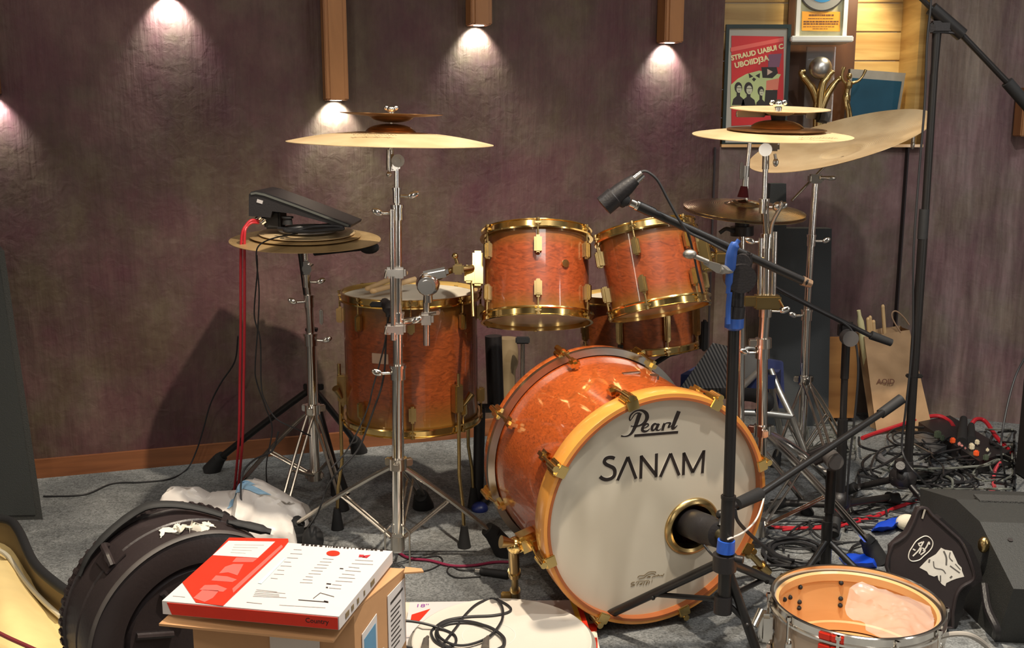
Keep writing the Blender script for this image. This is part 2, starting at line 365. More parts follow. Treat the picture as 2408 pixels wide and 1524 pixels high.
M['film'] = simple('crinkled_clear_film', (0.88, 0.78, 0.72), 0.22, alpha=0.30, spec=0.9, bump=0.35, bscale=14)
M['knob'] = simple('grey_knob_plastic', (0.075, 0.07, 0.068), 0.5)
M['bag'] = simple('white_plastic_bag', (0.70, 0.66, 0.62), 0.4, var=0.08, vscale=8, bump=0.5, bscale=18)
M['bagblue'] = simple('pale_blue_bag_print', (0.30, 0.50, 0.68), 0.4)
M['lining'] = simple('pale_yellow_lining', (0.86, 0.66, 0.30), 0.6, var=0.12, vscale=12, bump=0.3, bscale=30)
M['glass'] = simple('clear_glass', (0.95, 0.95, 0.95), 0.04, trans=0.9)
M['silver'] = simple('brushed_silver', (0.55, 0.54, 0.52), 0.35, 1.0)
# ================================================================== THE ROOM
WA = Vector((-3.3, 2.955, 0)); WB = Vector((0.87, 4.335, 0)); WC = Vector((1.72, 4.36, 0)); WD = Vector((3.4, 3.62, 0)); RH = 3.0
def wall_seg(name, a, b, m, z0=0.0, z1=RH, t=0.1):
    d = (b-a).normalized(); n = Vector((-d.y, d.x, 0))        # outward (away from the camera)
    bb = B(); bb.slab([a+Vector((0, 0, z0)), b+Vector((0, 0, z0)), b+Vector((0, 0, z1)), a+Vector((0, 0, z1))], n, t)
    return struct(name, bb, m)
fb = B(); fb.box((0, 1.0, -0.05), (7.6, 8.4, 0.1)); struct('floor', fb, M['carpet'])
cb = B(); cb.box((0, 1.0, RH+0.05), (7.6, 8.4, 0.1)); struct('ceiling', cb, M['ceil'])
wall_seg('wall_left_back', WA, WB, M['wall'])
SILL = 1.155
wall_seg('wall_back', WB, WC, M['wall_m'], 0, SILL, 0.36)
wall_seg('wall_back_top', WB, WC, M['wall_m'], 2.45, RH, 0.36)
wall_seg('wall_right_back', WC, WD, M['wall_v'])
wb = B(); wb.slab([WB+Vector((0.0, 0.1, SILL-0.1)), WB+Vector((0, 0.1, 2.55)), WB+Vector((0, 0.36, 2.55)), WB+Vector((0, 0.36, SILL-0.1))], (-1, 0, 0), 0.06); struct('trim_1', wb, M['lampwood'])
wb = B(); wb.slab([WC+Vector((0.06, 0.1, SILL-0.1)), WC+Vector((0.06, 0.1, 2.55)), WC+Vector((0.06, 0.36, 2.55)), WC+Vector((0.06, 0.36, SILL-0.1))], (-1, 0, 0), 0.06); struct('trim_2', wb, M['plank'])
# plank lining of the niche
wb = B()
z = SILL
while z < 2.46:
    wb.box(((WB.x+WC.x)/2, WB.y+0.345, z+0.062), (WC.x-WB.x+0.1, 0.02, 0.121), bevel=0.003); z += 0.124
struct('trim_3', wb, M['plank'])
wb = B(); wb.box(((WB.x+WC.x)/2, WB.y+0.01, SILL+0.004), (WC.x-WB.x-0.01, 0.05, 0.012)); struct('trim_4', wb, M['maple'])
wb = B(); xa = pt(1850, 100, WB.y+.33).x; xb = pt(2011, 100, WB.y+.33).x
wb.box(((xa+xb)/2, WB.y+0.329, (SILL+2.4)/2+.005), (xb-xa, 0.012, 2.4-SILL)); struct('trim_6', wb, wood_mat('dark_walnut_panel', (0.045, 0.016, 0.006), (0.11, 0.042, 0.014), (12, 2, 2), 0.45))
# narrow dark vertical joints of the wall panels
wb = B()
for px in (1668, 2112):
    p = pt(px, 700, 4.33)
    wb.box((p.x, 4.325 if px < 2000 else 4.34, SILL/2), (0.006, 0.03, SILL-0.004))
struct('trim_5', wb, M['seam'])
for (nm, a, b) in (('wall_left', Vector((-3.3, -3.0, 0)), WA), ('wall_front', Vector((3.4, -3.0, 0)), Vector((-3.3, -3.0, 0))), ('wall_right', WD, Vector((3.4, -3.0, 0)))):
    wall_seg(nm, a, b, M['back'])
wd = (WB-WA).normalized(); wn = Vector((wd.y, -wd.x, 0))
bb = B(); a = WA+wd*0.05; b = WB-wd*0.02
bb.slab([a, b, b+Vector((0, 0, 0.068)), a+Vector((0, 0, 0.068))], wn, 0.016); struct('baseboard_left', bb, M['base'])
def onwall(px, py, off=0.0):
    return onplane(px, py, WA+wn*off, wn)
def onwallR(px, py, off=0.0):
    d = (WD-WC).normalized(); n = Vector((d.y, -d.x, 0)); return onplane(px, py, WC+n*off, n)
# wooden column lamps on the wall, each with a small downlight in its lower end
lamps = [(-32, 222, 'wooden column wall lamp at the far left edge, mostly outside the photo', 4.2),
         (395, -12, 'wooden column wall lamp just above the photo, casting the second glow from the left', 5.0),
         (790, 236, 'lowest hanging wooden column wall lamp, glowing behind the left crash cymbal', 5.0),
         (1126, 60, 'wooden column wall lamp with its lit end above the gap between the cymbals', 5.0),
         (1575, 101, 'wooden column wall lamp nearest to the framed poster', 4.5)]
Rw = Matrix((wd, -wn, Vector((0, 0, 1)))).transposed()
for px, py, lab, pw in lamps:
    p = onwall(px, py, 0.045)
    t = thing('wall_lamp', lab, 'lamp', p-wn*0.045, 'wooden column lamps on the plum wall')
    bb = B(); bb.box(p+Vector((0, 0, 0.45)), (0.082, 0.078, 0.9), Rw, bevel=0.004); bb.box(p+wn*0.0+wd*0.0+Vector((0, 0, 0.45)), (0.05, 0.088, 0.898), Rw)
    part('column', bb, M['lampwood'], t)
    bb = B(); bb.cyl(p+Vector((0, 0, -0.0006)), p+Vector((0, 0, 0.003)), 0.020)
    part('lens', bb, simple('lamp_lens', (1, 1, 1), emit=(1, 0.93, 0.8), es=14), t)
    lp = p+Vector((0, 0, -0.006))-wn*.004
    lo = light('SPOT', 'wall_lamp_light', lp, lp+Vector((0, 0, -1))-wn*0.80, pw*2.1, (0.97, 1.0, 0.92), 0.008, 104, 0.6)
# right edge column lamp (unlit side seen only)
p = onwallR(2412, 318, 0.05)
t = thing('wall_lamp', 'unlit wooden column lamp at the right edge, beside the boom handle', 'lamp', p, 'wooden column lamps on the plum wall')
bb = B(); bb.box(p+Vector((0, 0, 0.09)), (0.075, 0.07, 0.19), bevel=0.004); part('column', bb, M['lampwood'], t)
# niche spot
light('SPOT', 'niche_downlight', (1.60, 4.40, 1.98), (1.30, 4.66, 1.3), 26, (1.0, 0.84, 0.56), 0.03, 95, 0.7)

# ================================================================== NICHE CONTENTS
def fr(p0, px1, px2, py1, py2, Y): pass
def text_mesh(txt, size, font_m, parent, Mx, name='lettering', shear=0.0, ext=0.0006, off=0.0, align='CENTER'):
    c = bpy.data.curves.new('t', 'FONT'); c.body = txt; c.size = size; c.extrude = ext; c.shear = shear; c.offset = off
    c.align_x = align; c.resolution_u = 3; o = bpy.data.objects.new('t', c); COL.objects.link(o)
    bpy.context.view_layer.update()
    dg = bpy.context.evaluated_depsgraph_get(); me = bpy.data.meshes.new_from_object(o.evaluated_get(dg))
    bpy.data.objects.remove(o); bpy.data.curves.remove(c)
    me.name = name; me.transform(Matrix.Translation(-ORG[parent.name]) @ Mx); me.materials.clear(); me.materials.append(font_m)
    q = bpy.data.objects.new(name, me); COL.objects.link(q); q.parent = parent; ORG[q.name] = ORG[parent.name]; return q
def Pn(px, py, Y, dy=0.0):
    return pt(px, py, Y)+Vector((0, dy, 0))
FX = Matrix(((1, 0, 0), (0, 0, -1), (0, 1, 0)))   # local x right, y up, z towards the camera
# framed poster
Y = 4.50
c0 = pt(1697, 332, Y); c1 = pt(1860, 58, Y); c0.z = SILL
t = thing('framed_poster', 'black framed red and green poster with three printed faces, standing in the niche', 'poster', ((c0.x+c1.x)/2, Y, SILL+0.0))
W_ = c1.x-c0.x; Hh = c1.z-c0.z; cx = (c0.x+c1.x)/2
def rect(b, x0, x1, z0, z1, y, th): b.box(((x0+x1)/2, y, (z0+z1)/2), (x1-x0, th, z1-z0)); return b
b = B(); rect(b, c0.x, c0.x+0.014, c0.z, c1.z, Y, 0.02); rect(b, c1.x-0.014, c1.x, c0.z, c1.z, Y, 0.02); rect(b, c0.x+.014, c1.x-.014, c1.z-0.016, c1.z, Y, 0.02); rect(b, c0.x+.014, c1.x-.014, c0.z, c0.z+0.016, Y, 0.02)
part('frame', b, simple('dark_green_black_frame', (0.012, 0.03, 0.03), 0.35), t)
b = B(); rect(b, c0.x+0.013, c1.x-0.013, c0.z+0.015, c1.z-0.015, Y+0.004, 0.004); part('mat_board', b, simple('cream_mat', (0.52, 0.50, 0.43), 0.6), t)
def fy(px, py, dy=0.0): q = pt(px, py, Y); q.y = Y-dy; return q
b = B(); b.slab([fy(1720, 296), fy(1842, 290), fy(1843, 86), fy(1720, 84)], (0, -1, 0), 0.0012); pr = part('print', b, simple('poster_red', (0.62, 0.03, 0.035), 0.35), t)
b = B(); b.slab([fy(1718, 112, .0013), fy(1842, 88, .0013), fy(1842, 97, .0013), fy(1718, 122, .0013)], (0, -1, 0), .0004); part('stripe', b, M['pink'], pr)
b = B(); el = [(1716+0*k, 0) for k in range(0)]
pts_ = [(1718, 250), (1718, 200), (1735, 185), (1755, 174), (1785, 166), (1836, 175), (1825, 196), (1800, 246), (1745, 248)]
b.slab([fy(x, y, .0013) for x, y in pts_], (0, -1, 0), .0004); part('green_field', b, simple('poster_pale_green', (0.55, 0.66, 0.30), 0.4), pr)
b = B(); b.slab([fy(x, y, .0018) for x, y in [(1790, 158), (1826, 158), (1829, 172), (1816, 184), (1793, 183)]], (0, -1, 0), .0004); part('play_emblem', b, M['ink'], pr)
b = B(); b.slab([fy(1804, 162, .0023), fy(1817, 169, .0023), fy(1804, 177, .0023)], (0, -1, 0), .0004); part('play_arrow', b, simple('printed_pale_pink', (0.7, 0.5, 0.4), 0.5), pr)
b = B(); b.slab([fy(x, y, .0018) for x, y in [(1800, 212), (1828, 212), (1826, 248), (1797, 248)]], (0, -1, 0), .0004); part('panel', b, M['ink'], pr)
for k_, pl_ in enumerate(([(1760, 172), (1771, 180), (1762, 184)], [(1787, 172), (1776, 178), (1786, 184)], [(1772, 182), (1778, 186), (1773, 192), (1768, 187)])):
    b = B(); b.slab([fy(x, y, .0018) for x, y in pl_], (0, -1, 0), .0004); part('star_shape', b, M['ink'], pr)
pf = simple('printed_pale_face', (0.60, 0.62, 0.45), 0.5)
for hx, hy, s_ in ((1736, 206, 1.0), (1760, 208, 1.15), (1789, 214, 0.85)):
    b = B(); b.slab([fy(hx+math.cos(k*PI/8)*9*s_, hy+math.sin(k*PI/8)*13*s_, .0018) for k in range(16)], (0, -1, 0), .0004)
    b.slab([fy(hx-15*s_, hy+41, .0018), fy(hx-12*s_, hy+27, .0018), fy(hx-4*s_, hy+20, .0018), fy(hx-4*s_, hy+6, .0018), fy(hx+4*s_, hy+6, .0018), fy(hx+4*s_, hy+20, .0018), fy(hx+12*s_, hy+27, .0018), fy(hx+15*s_, hy+41, .0018)], (0, -1, 0), .0005); fg = part('figure', b, M['ink'], pr)
    b = B(); b.slab([fy(hx+1.5+math.cos(k*PI/8)*6*s_, hy+3.5+math.sin(k*PI/8)*9.0*s_, .0028) for k in range(16)], (0, -1, 0), .0004); part('face', b, pf, pr)
    b = B(); b.slab([fy(hx-5*s_, hy+1, .0034), fy(hx+7*s_, hy+1, .0034), fy(hx+7*s_, hy-.5, .0034), fy(hx-5*s_, hy-.5, .0034)], (0, -1, 0), .0003); b.slab([fy(hx-1, hy+8*s_, .0034), fy(hx+4, hy+8*s_, .0034), fy(hx+4, hy+7*s_, .0034), fy(hx-1, hy+7*s_, .0034)], (0, -1, 0), .0003); part('face_lines', b, simple('face_grey', (.12, .13, .08), .6), pr)
b = B(); b.slab([fy(x, y, .0018) for x, y in [(1807, 128), (1838, 126), (1832, 158), (1806, 158)]], (0, -1, 0), .0004); part('panel', b, simple('printed_mauve', (0.22, 0.09, 0.16), 0.5), pr)
b = B(); b.slab([fy(x, y, .0018) for x, y in [(1802, 190), (1832, 184), (1829, 211), (1801, 212)]], (0, -1, 0), .0004); part('panel', b, simple('printed_salmon', (0.75, 0.22, 0.14), 0.5), pr)
cream = simple('poster_cream_letters', (0.78, 0.72, 0.40), 0.5)
R8 = Matrix.Rotation(math.radians(13), 4, 'Z')
text_mesh('STRAUD UABUI C', 0.0285, cream, pr, mat4(fy(1781, 128, .0022), FX) @ R8, ext=0.0002, off=0.0012)
text_mesh('UBOIIDJ3A', 0.031, cream, pr, mat4(fy(1768, 151, .0022), FX) @ R8, ext=0.0002, off=0.0012)
# white plaque on its own floating shelf
Y = 4.50
t = thing('wall_shelf', 'small white floating shelf under the gold plaque in the niche', 'shelf', pt(1928, 100, 4.56))
b = B(); a0 = pt(1855, 100, Y); a1 = pt(2001, 86, Y); b.box(((a0.x+a1.x)/2, Y+0.045, (a0.z+a1.z)/2), (a1.x-a0.x, 0.17, a1.z-a0.z), bevel=0.004); part('board', b, simple('white_shelf_paint', (0.82, 0.84, 0.82), 0.35), t)
sz = a1.z
t = thing('award_plaque', 'white framed award plaque with an orange label on the small white shelf', 'plaque', (pt(1928, 86, Y).x, Y, sz))
x0 = pt(1869, 80, Y).x; x1 = pt(1989, 80, Y).x; zt = pt(1930, -90, Y).z
b = B(); rect(b, x0, x0+0.017, sz, zt, Y, 0.022); rect(b, x1-0.017, x1, sz, zt, Y, 0.022); rect(b, x0+.017, x1-.017, zt-0.016, zt, Y, 0.022); part('frame', b, simple('white_lacquer', (0.78, 0.80, 0.78), 0.3), t)
b = B(); rect(b, x0+.016, x1-.016, sz, zt-.015, Y+0.004, 0.006); part('backing', b, simple('olive_silver_foil', (0.50, 0.48, 0.30), 0.3, 0.4, var=0.4, vscale=22), t)
def ry(px, py, dy=0.0): q = pt(px, py, Y); q.y = Y-0.001-dy; return q
b = B(); b.slab([ry(1885, 72), ry(1975, 74), ry(1975, 28), ry(1886, 27)], (0, -1, 0), .003); lb = part('label_plate', b, simple('orange_plate', (0.85, 0.38, 0.04), 0.35), t, 'orange label plate')
b = B()
for yy, xa, xb, h in ((36, 1902, 1960, 4), (44, 1900, 1960, 1.6), (51, 1889, 1971, 3.4), (56.5, 1889, 1971, 3.4), (63, 1888, 1962, 1.5), (68, 1910, 1946, 1.5)):
    x = xa
    while x < xb:
        L_ = random.uniform(3, 8); b.slab([ry(x, yy+h/2, .0032), ry(min(xb, x+L_), yy+h/2, .0032), ry(min(xb, x+L_), yy-h/2, .0032), ry(x, yy-h/2, .0032)], (0, -1, 0), .0003); x += L_+random.uniform(.8, 2)
part('lettering', b, simple('brown_plate_text', (0.16, 0.06, 0.02), 0.5), lb)
b = B(); cc = ry(1934, -32, .002); b.lathe([(0.0, 0.0), (0.098, 0.0), (0.1, .002), (0.1, 0.004), (0.0, 0.004)], mat4(cc, FX), 48); mg = part('medallion', b, simple('medallion_silver', (0.6, 0.58, 0.5), 0.25, 0.8), t, 'silver disc with a blue centre')
b = B(); b.lathe([(0.0, 0.004), (0.066, 0.004), (0.066, 0.006), (0.0, 0.006)], mat4(cc, FX), 48); part('disc', b, simple('medallion_blue', (0.04, 0.22, 0.48), 0.3), mg, 'blue disc')
b = B(); b.lathe([(0.097, 0.003), (0.103, 0.003), (0.103, 0.005), (0.097, 0.005)], mat4(cc, FX), 48, closed=True); part('rim', b, M['ink'], mg)
# glass trophy with golden arms and a silver ball
Y = 4.47
q = pt(1925, 345, Y); t = thing('trophy', 'trophy with curved golden arms holding a silver ball, in the niche', 'trophy', (q.x, Y, SILL+.01))
b = B(); b.cyl((q.x, Y, SILL+.01), (q.x, Y, SILL+0.05), 0.06, 0.052, 28); part('base', b, M['ink'], t)
for sgn, pp in ((-1, [(1918, 320), (1919, 260), (1921, 240), (1912, 212), (1898, 192), (1887, 178), (1884, 170), (1893, 166)]), (1, [(1929, 320), (1930, 270), (1934, 250), (1944, 225), (1960, 200), (1972, 187), (1982, 182)]), (1, [(1925, 300), (1928, 250), (1934, 200), (1944, 184), (1953, 172), (1961, 168)])):
    b = B(); b.tube([pt(x, y, Y-0.01*sgn) for x, y in pp], [0.013, 0.016, 0.017, 0.015, 0.012, 0.009], 12, smooth=5); part('arm', b, M['gold_m'], t)
b = B(); b.ball(pt(1929, 160, Y), 0.048, (1, 0.85, 1), seg=24); part('ball', b, M['silver'], t)
b = B(); q2 = pt(1927, 110, Y+0.07); rect(b, pt(1893, 200, Y+.07).x, pt(1960, 200, Y+.07).x, SILL+.01, q2.z, Y+.07, 0.012); part('glass_panel', b, M['glass'], t)
# golden figurine
Y = 4.42
q = pt(1995, 345, Y); t = thing('figurine', 'small golden figurine with both arms raised, in front of the blue plaque', 'figurine', (q.x, Y, SILL+.005))
b = B(); b.cyl((q.x, Y, SILL+.005), (q.x, Y, SILL+0.03), 0.03, 0.024, 20); part('base', b, M['gold_m'], t)
b = B()
b.tube([pt(2002, 330, Y), pt(2000, 270, Y), pt(1995, 250, Y), pt(1990, 228, Y)], [0.006, 0.007, 0.009, 0.014], 12, smooth=5)
b.tube([pt(1992, 330, Y-.01), pt(1994, 270, Y-.01), pt(1989, 245, Y-.005), pt(1989, 228, Y)], [0.006, 0.007, 0.010, 0.013], 12, smooth=5)
b.tube([pt(1990, 232, Y), pt(1992, 215, Y), pt(1996, 198, Y), pt(1997, 188, Y)], [0.016, 0.011, 0.016, 0.006], 12, smooth=5)
b.ball(pt(1997, 179, Y), 0.0115, (1, 1, 1.15))
b.tube([pt(1992, 198, Y), pt(1983, 190, Y), pt(1980, 176, Y), pt(1985, 158, Y)], [0.007, 0.006, 0.006, 0.008], 10, smooth=5)
b.tube([pt(2002, 196, Y), pt(2017, 191, Y), pt(2028, 180, Y), pt(2036, 164, Y)], [0.007, 0.006, 0.005, 0.006], 10, smooth=5)
part('body', b, M['gold_m'], t)
# blue plaque
Y = 4.54
t = thing('display_plaque', 'grey framed plaque with a blue glossy picture, leaning at the right of the niche', 'plaque', (pt(2045, 340, Y).x, Y, SILL+.0))
c0 = pt(1984, 345, Y); c1 = pt(2130, 172, Y); c0.z = SILL+.005
b = B(); b.slab([Vector((c0.x, Y, c0.z)), Vector((c1.x-.03, Y, c0.z)), Vector((c1.x, Y, c1.z)), Vector((c0.x+.01, Y, pt(1990, 162, Y).z))], (0, 1, 0), 0.03); part('frame', b, simple('grey_frame', (0.25, 0.24, 0.22), 0.4, var=.2), t)
b = B(); b.slab([Vector((c0.x+.012, Y-.001, c0.z+.01)), Vector((c1.x-.042, Y-.001, c0.z+.01)), Vector((c1.x-.016, Y-.001, c1.z-.035)), Vector((c0.x+.02, Y-.001, c1.z-.02))], (0, -1, 0), 0.002); part('picture', b, simple('deep_blue_gloss', (0.012, 0.06, 0.11), 0.45, spec=.2, var=.5, vscale=6), t)
# ================================================================== DRUMS
def radial(Mx, R, t, z): return Mx @ Vector((R*math.cos(t), R*math.sin(t), z))
def lug_at(Mx, R, t, z, sgn, half, root, mlug, L=0.05, wd=0.021, dp=0.02, rod=True, hoopgap=0.012):
    R3 = Mx.to_3x3() @ Matrix.Rotation(t, 3, 'Z')           # local x radial, y tangential, z axis
    p = radial(Mx, R+dp*0.5, t, z); b = B()
    b.box(p, (dp, wd, L), R3, bevel=min(dp, wd)*0.28)
    b.box(radial(Mx, R+dp*0.75, t, z-sgn*L*0.05), (dp*0.7, wd*0.62, L*0.86), R3, bevel=0.003)
    lg = part('lug', b, mlug, root)
    if rod:
        b = B(); p0 = radial(Mx, R+dp*0.55, t, z+sgn*L*0.45); p1 = radial(Mx, R+dp*0.55, t, sgn*(half+0.010))
        b.cyl(p0, p1, 0.003, seg=8); b.cyl(p1, radial(Mx, R+dp*0.55, t, sgn*(half+0.017)), 0.0055, seg=8)
        b.box(radial(Mx, R+dp*0.42, t, sgn*(half+0.004)), (dp*0.75, 0.018, 0.006), R3, bevel=0.002)
        part('tension_rod', b, mlug, lg)
    return lg
def metal_hoop(Mx, R, z, sgn, root, m, hh=0.021):
    b = B(); pr = [(R+.003, -hh), (R+.013, -hh), (R+.014, -hh+.004), (R+.0075, -hh+.006), (R+.0065, 0.0), (R+.0105, 0.002), (R+.0105, 0.004), (R+.003, 0.004)]
    b.lathe([(r, z+sgn*q) for r, q in pr], Mx, 96, closed=True); return part('hoop', b, m, root)
def shell(Mx, R, half, root, m, th=0.008, name='shell'):
    b = B(); b.lathe([(R, -half), (R, -half*.5), (R, 0), (R, half*.5), (R, half), (R-th, half), (R-th, -half)], Mx, 96, closed=True); return part(name, b, m, root)
def headdisc(Mx, R, z, root, m, sgn=1, name='head'):
    b = B(); b.lathe([(0, z), (R*.5, z), (R*.93, z), (R+.002, z-sgn*.004), (R+.002, z-sgn*.006), (0, z-sgn*.002)], Mx, 96); return part(name, b, m, root)
def make_drum(name, label, Mx, R, depth, n, t0, lz, group=None, top_m='head', bot_m='head_clear', hoop_m='gold', lug_m='gold_m', lacq=((0.30, 0.065, 0.018), (0.28, 0.15, 0.03)), bottom=True, L=0.05, badge_t=None):
    half = depth/2; c = Mx.translation.copy()
    org = Mx @ Vector((0, 0, -half))
    root = thing(name, label, 'drum', org, group)
    ax = (Mx.to_3x3() @ Vector((0, 0, 1))).normalized()
    lm = lacquer('figured_lacquer_'+name, lacq[0], lacq[1], tuple(c-org), half, axis=tuple(ax))
    shell(Mx, R, half, root, lm)
    metal_hoop(Mx, R, half+.012, 1, root, M[hoop_m]); metal_hoop(Mx, R, -half-.012, -1, root, M[hoop_m])
    headdisc(Mx, R, half+.006, root, M[top_m], 1); headdisc(Mx, R, -half-.006, root, M[bot_m], -1)
    for k in range(n):
        t = t0+2*PI*k/n
        lug_at(Mx, R, t, lz*half, 1, half, root, M[lug_m], L=L); lug_at(Mx, R, t, -lz*half, -1, half, root, M[lug_m], L=L)
    return root
def tilt(c, back=0, roll=0, yaw=0):
    return mat4(c, (Matrix.Rotation(math.radians(roll), 3, 'Y') @ Matrix.Rotation(math.radians(-back), 3, 'X') @ Matrix.Rotation(math.radians(yaw), 3, 'Z')))
# ---- rack tom on our left
c = pt(1262, 652, 2.87)
MT1 = tilt(c, 19, 0)
tom1 = make_drum('rack_tom', 'upright reddish wood rack tom with gold hoops, left one above the bass drum', MT1, 0.148, 0.232, 6, -PI/2, 0.52, 'rack toms above the bass drum', lacq=((0.26, 0.050, 0.013), (0.17, 0.075, 0.010)))
b = B(); q = radial(MT1, 0.149, -PI/2+0.52, 0.012); b.cyl(q, q+(MT1.to_3x3() @ Vector((math.sin(.52), -math.cos(.52), 0)))*0.004, 0.011, seg=24); part('badge', b, M['gold'], tom1)
b = B()
R3 = MT1.to_3x3() @ Matrix.Rotation(PI+0.08, 3, 'Z')
b.box(radial(MT1, 0.168, PI+.08, 0.02), (0.03, 0.045, 0.10), R3, bevel=0.006); b.box(radial(MT1, 0.19, PI+.08, 0.005), (0.03, 0.026, 0.05), R3, bevel=0.005)
part('mount_bracket', b, M['gold'], tom1)
b = B()
a0 = radial(MT1, 0.182, PI+.1, 0.13); a1 = radial(MT1, 0.182, PI+.1, -0.13)
b.cyl(pt(1109, 640, 2.86), pt(1113, 745, 2.80), 0.0055, seg=10); part('suspension_rod', b, M['gold_m'], tom1)
# ---- rack tom on our right
c = pt(1534, 636, 2.79)
MT2 = tilt(c, 17, -10, 0)
tom2 = make_drum('rack_tom', 'tilted reddish wood rack tom with gold hoops, right one above the bass drum', MT2, 0.131, 0.205, 6, -PI/2+0.72, 0.50, 'rack toms above the bass drum', lacq=((0.21, 0.042, 0.010), (0.16, 0.072, 0.010)))
b = B()
R3 = MT2.to_3x3() @ Matrix.Rotation(-0.25, 3, 'Z')
b.box(radial(MT2, 0.150, -0.25, 0.01), (0.03, 0.045, 0.09), R3, bevel=0.006)
part('mount_bracket', b, M['gold'], tom2)
# ---- floor tom
c = pt(968, 860, 3.03); c.z = 0.545
MF = tilt(c, 0, 0)
ft = make_drum('floor_tom', 'deep floor tom in dark reddish wood on three legs, left of the bass drum', MF, 0.200, 0.37, 8, -PI/2+0.10, 0.70, top_m='head', lacq=((0.20, 0.042, 0.009), (0.14, 0.07, 0.012)))
b = B(); R3 = Matrix.Rotation(-PI/2-0.36, 3, 'Z'); q = radial(MF, 0.2, -PI/2-.36, 0.03); b.box(q, (0.003, 0.052, 0.030), R3, bevel=0.001); part('badge', b, simple('aged_badge', (0.42, 0.28, 0.2), 0.4), ft)
for t_, nm in ((-PI/2+0.76, 0), (PI+0.13, 1), (0.72, 2)):
    R3 = Matrix.Rotation(t_, 3, 'Z'); b = B()
    b.box(radial(MF, 0.212, t_, -0.095), (0.026, 0.03, 0.085), R3, bevel=0.004)
    b.cyl(radial(MF, 0.214, t_+.11, -0.12), radial(MF, 0.232, t_+.19, -0.085), 0.006, 0.012, 10)
    br = part('leg_bracket', b, M['gold_m'], ft)
    b = B(); ln = 0.5
    p0 = radial(MF, 0.218, t_, -0.02); p1 = radial(MF, 0.218, t_, -0.33); p2 = radial(MF, 0.232, t_, -0.41); p3 = radial(MF, 0.238, t_, -0.545+0.04)
    b.tube([p0, p1, p2, p3], 0.0055, 10); lg = part('leg', b, M['gold_m'], ft)
    b = B(); b.cyl(p3+Vector((0, 0, .028)), Vector((p3.x, p3.y, 0.0)), 0.010, 0.020, 14); part('rubber_foot', b, M['rubber'], lg)
# ---- snare drum at the back, on its basket
c = pt(1502, 752, 3.22)
MS = tilt(c, 3, -3)
sn = make_drum('snare_drum', 'brown wood snare drum half hidden below the right rack tom', MS, 0.178, 0.15, 8, -PI/2+0.35, 0.0, top_m='head', bot_m='head', lug_m='gold_m', lacq=((0.22, 0.055, 0.015), (0.2, 0.06, 0.02)), L=0.10)
st = thing('snare_stand', 'black snare stand basket under the half hidden wood snare drum', 'stand', (c.x, c.y, 0.0))
b = B(); zb = (MS @ Vector((0, 0, -0.09))).z
for k in range(3):
    t_ = 0.1+k*2*PI/3; p = radial(MS, 0.2, t_, -0.1); b.tube([Vector((c.x, c.y, zb-.09)), (Vector((c.x, c.y, zb-.05))+p)/2, p, p+Vector((0, 0, 0.05))], 0.009, 8)
part('basket', b, M['black'], st)
b = B(); b.cyl((c.x, c.y, 0.2), (c.x, c.y, zb-.08), 0.012); part('tube', b, M['chrome_d'], st)
for k in range(3):
    t_ = 0.4+k*2*PI/3; b = B(); b.tube([Vector((c.x, c.y, 0.30)), Vector((c.x+.25*math.cos(t_), c.y+.25*math.sin(t_), 0.02))], 0.008, 8); part('leg', b, M['chrome_d'], st)
q = radial(MS, 0.205, -0.05, -0.09); b = B(); b.box(q+Vector((0.0, 0, 0.03)), (0.02, 0.03, 0.10), bevel=0.006); part('rubber_grip', b, M['rubber'], st)

# ---- bass drum
D2 = 0.2975; psi = math.radians(20)
bc = Vector((0.345, 2.345, 0.315))
bn_ = Vector((math.sin(psi), -math.cos(psi), 0))
# the rear end sits slightly higher than the front
ta = math.radians(4.0); axis = Vector((bn_.x*math.cos(ta), bn_.y*math.cos(ta), -math.sin(ta)))
Rb = frame(axis); MB_ = mat4(bc, Rb)                      # local z points out of the front head, y up
DEP = 0.40
bd = thing('bass_drum', 'large orange-brown wood bass drum with a cream front head lettered Pearl and SANAM', 'drum', (bc.x, bc.y, 0.0))
org = Vector((bc.x, bc.y, 0.0))
RS = 0.280
lm = lacquer('bass_orange_lacquer', (0.38, 0.070, 0.011), (0.25, 0.036, 0.010), tuple(bc-axis*DEP/2-org), 0.26, quilt=1.6, axis=tuple(axis))
b = B(); b.lathe([(RS, -DEP-.0), (RS, -DEP*.75), (RS, -DEP*.5), (RS, -DEP*.25), (RS, -0.01), (RS-.01, -0.01), (RS-.01, -DEP)], MB_, 128, closed=True); part('shell', b, lm, bd)
b = B(); b.lathe([(0.283, 0.021), (D2-.001, 0.021), (D2+.001, 0.017), (D2+.001, -0.030), (D2-.001, -0.034), (0.283, -0.034)], MB_, 128, closed=True); part('hoop', b, M['hoopwood'], bd, 'amber wood front hoop')
b = B(); b.lathe([(0.281, 0.003), (0.2875, 0.003), (0.2875, 0.0225), (0.281, 0.0225)], MB_, 128, closed=True); part('hoop_lining', b, simple('red_brown_hoop_edge', (0.34, 0.10, 0.03), 0.35), bd)
b = B(); b.lathe([(0.283, -DEP-.012), (D2-.001, -DEP-.012), (D2+.001, -DEP-.008), (D2+.001, -DEP+.030), (D2-.001, -DEP+.034), (0.283, -DEP+.034)], MB_, 128, closed=True); part('hoop', b, lacquer('rear_hoop_lacquer', (0.46, 0.10, 0.02), (0.3, 0.07, 0.02), (0, 0, 0), 5), bd)
b = B(); b.lathe([(D2-.002, -DEP+.018), (D2+.0045, -DEP+.020), (D2+.0045, -DEP+.034), (D2-.014, -DEP+.036), (D2-.014, -DEP+.030)], MB_, 128, closed=True); part('hoop_inlay', b, M['chrome_d'], bd)
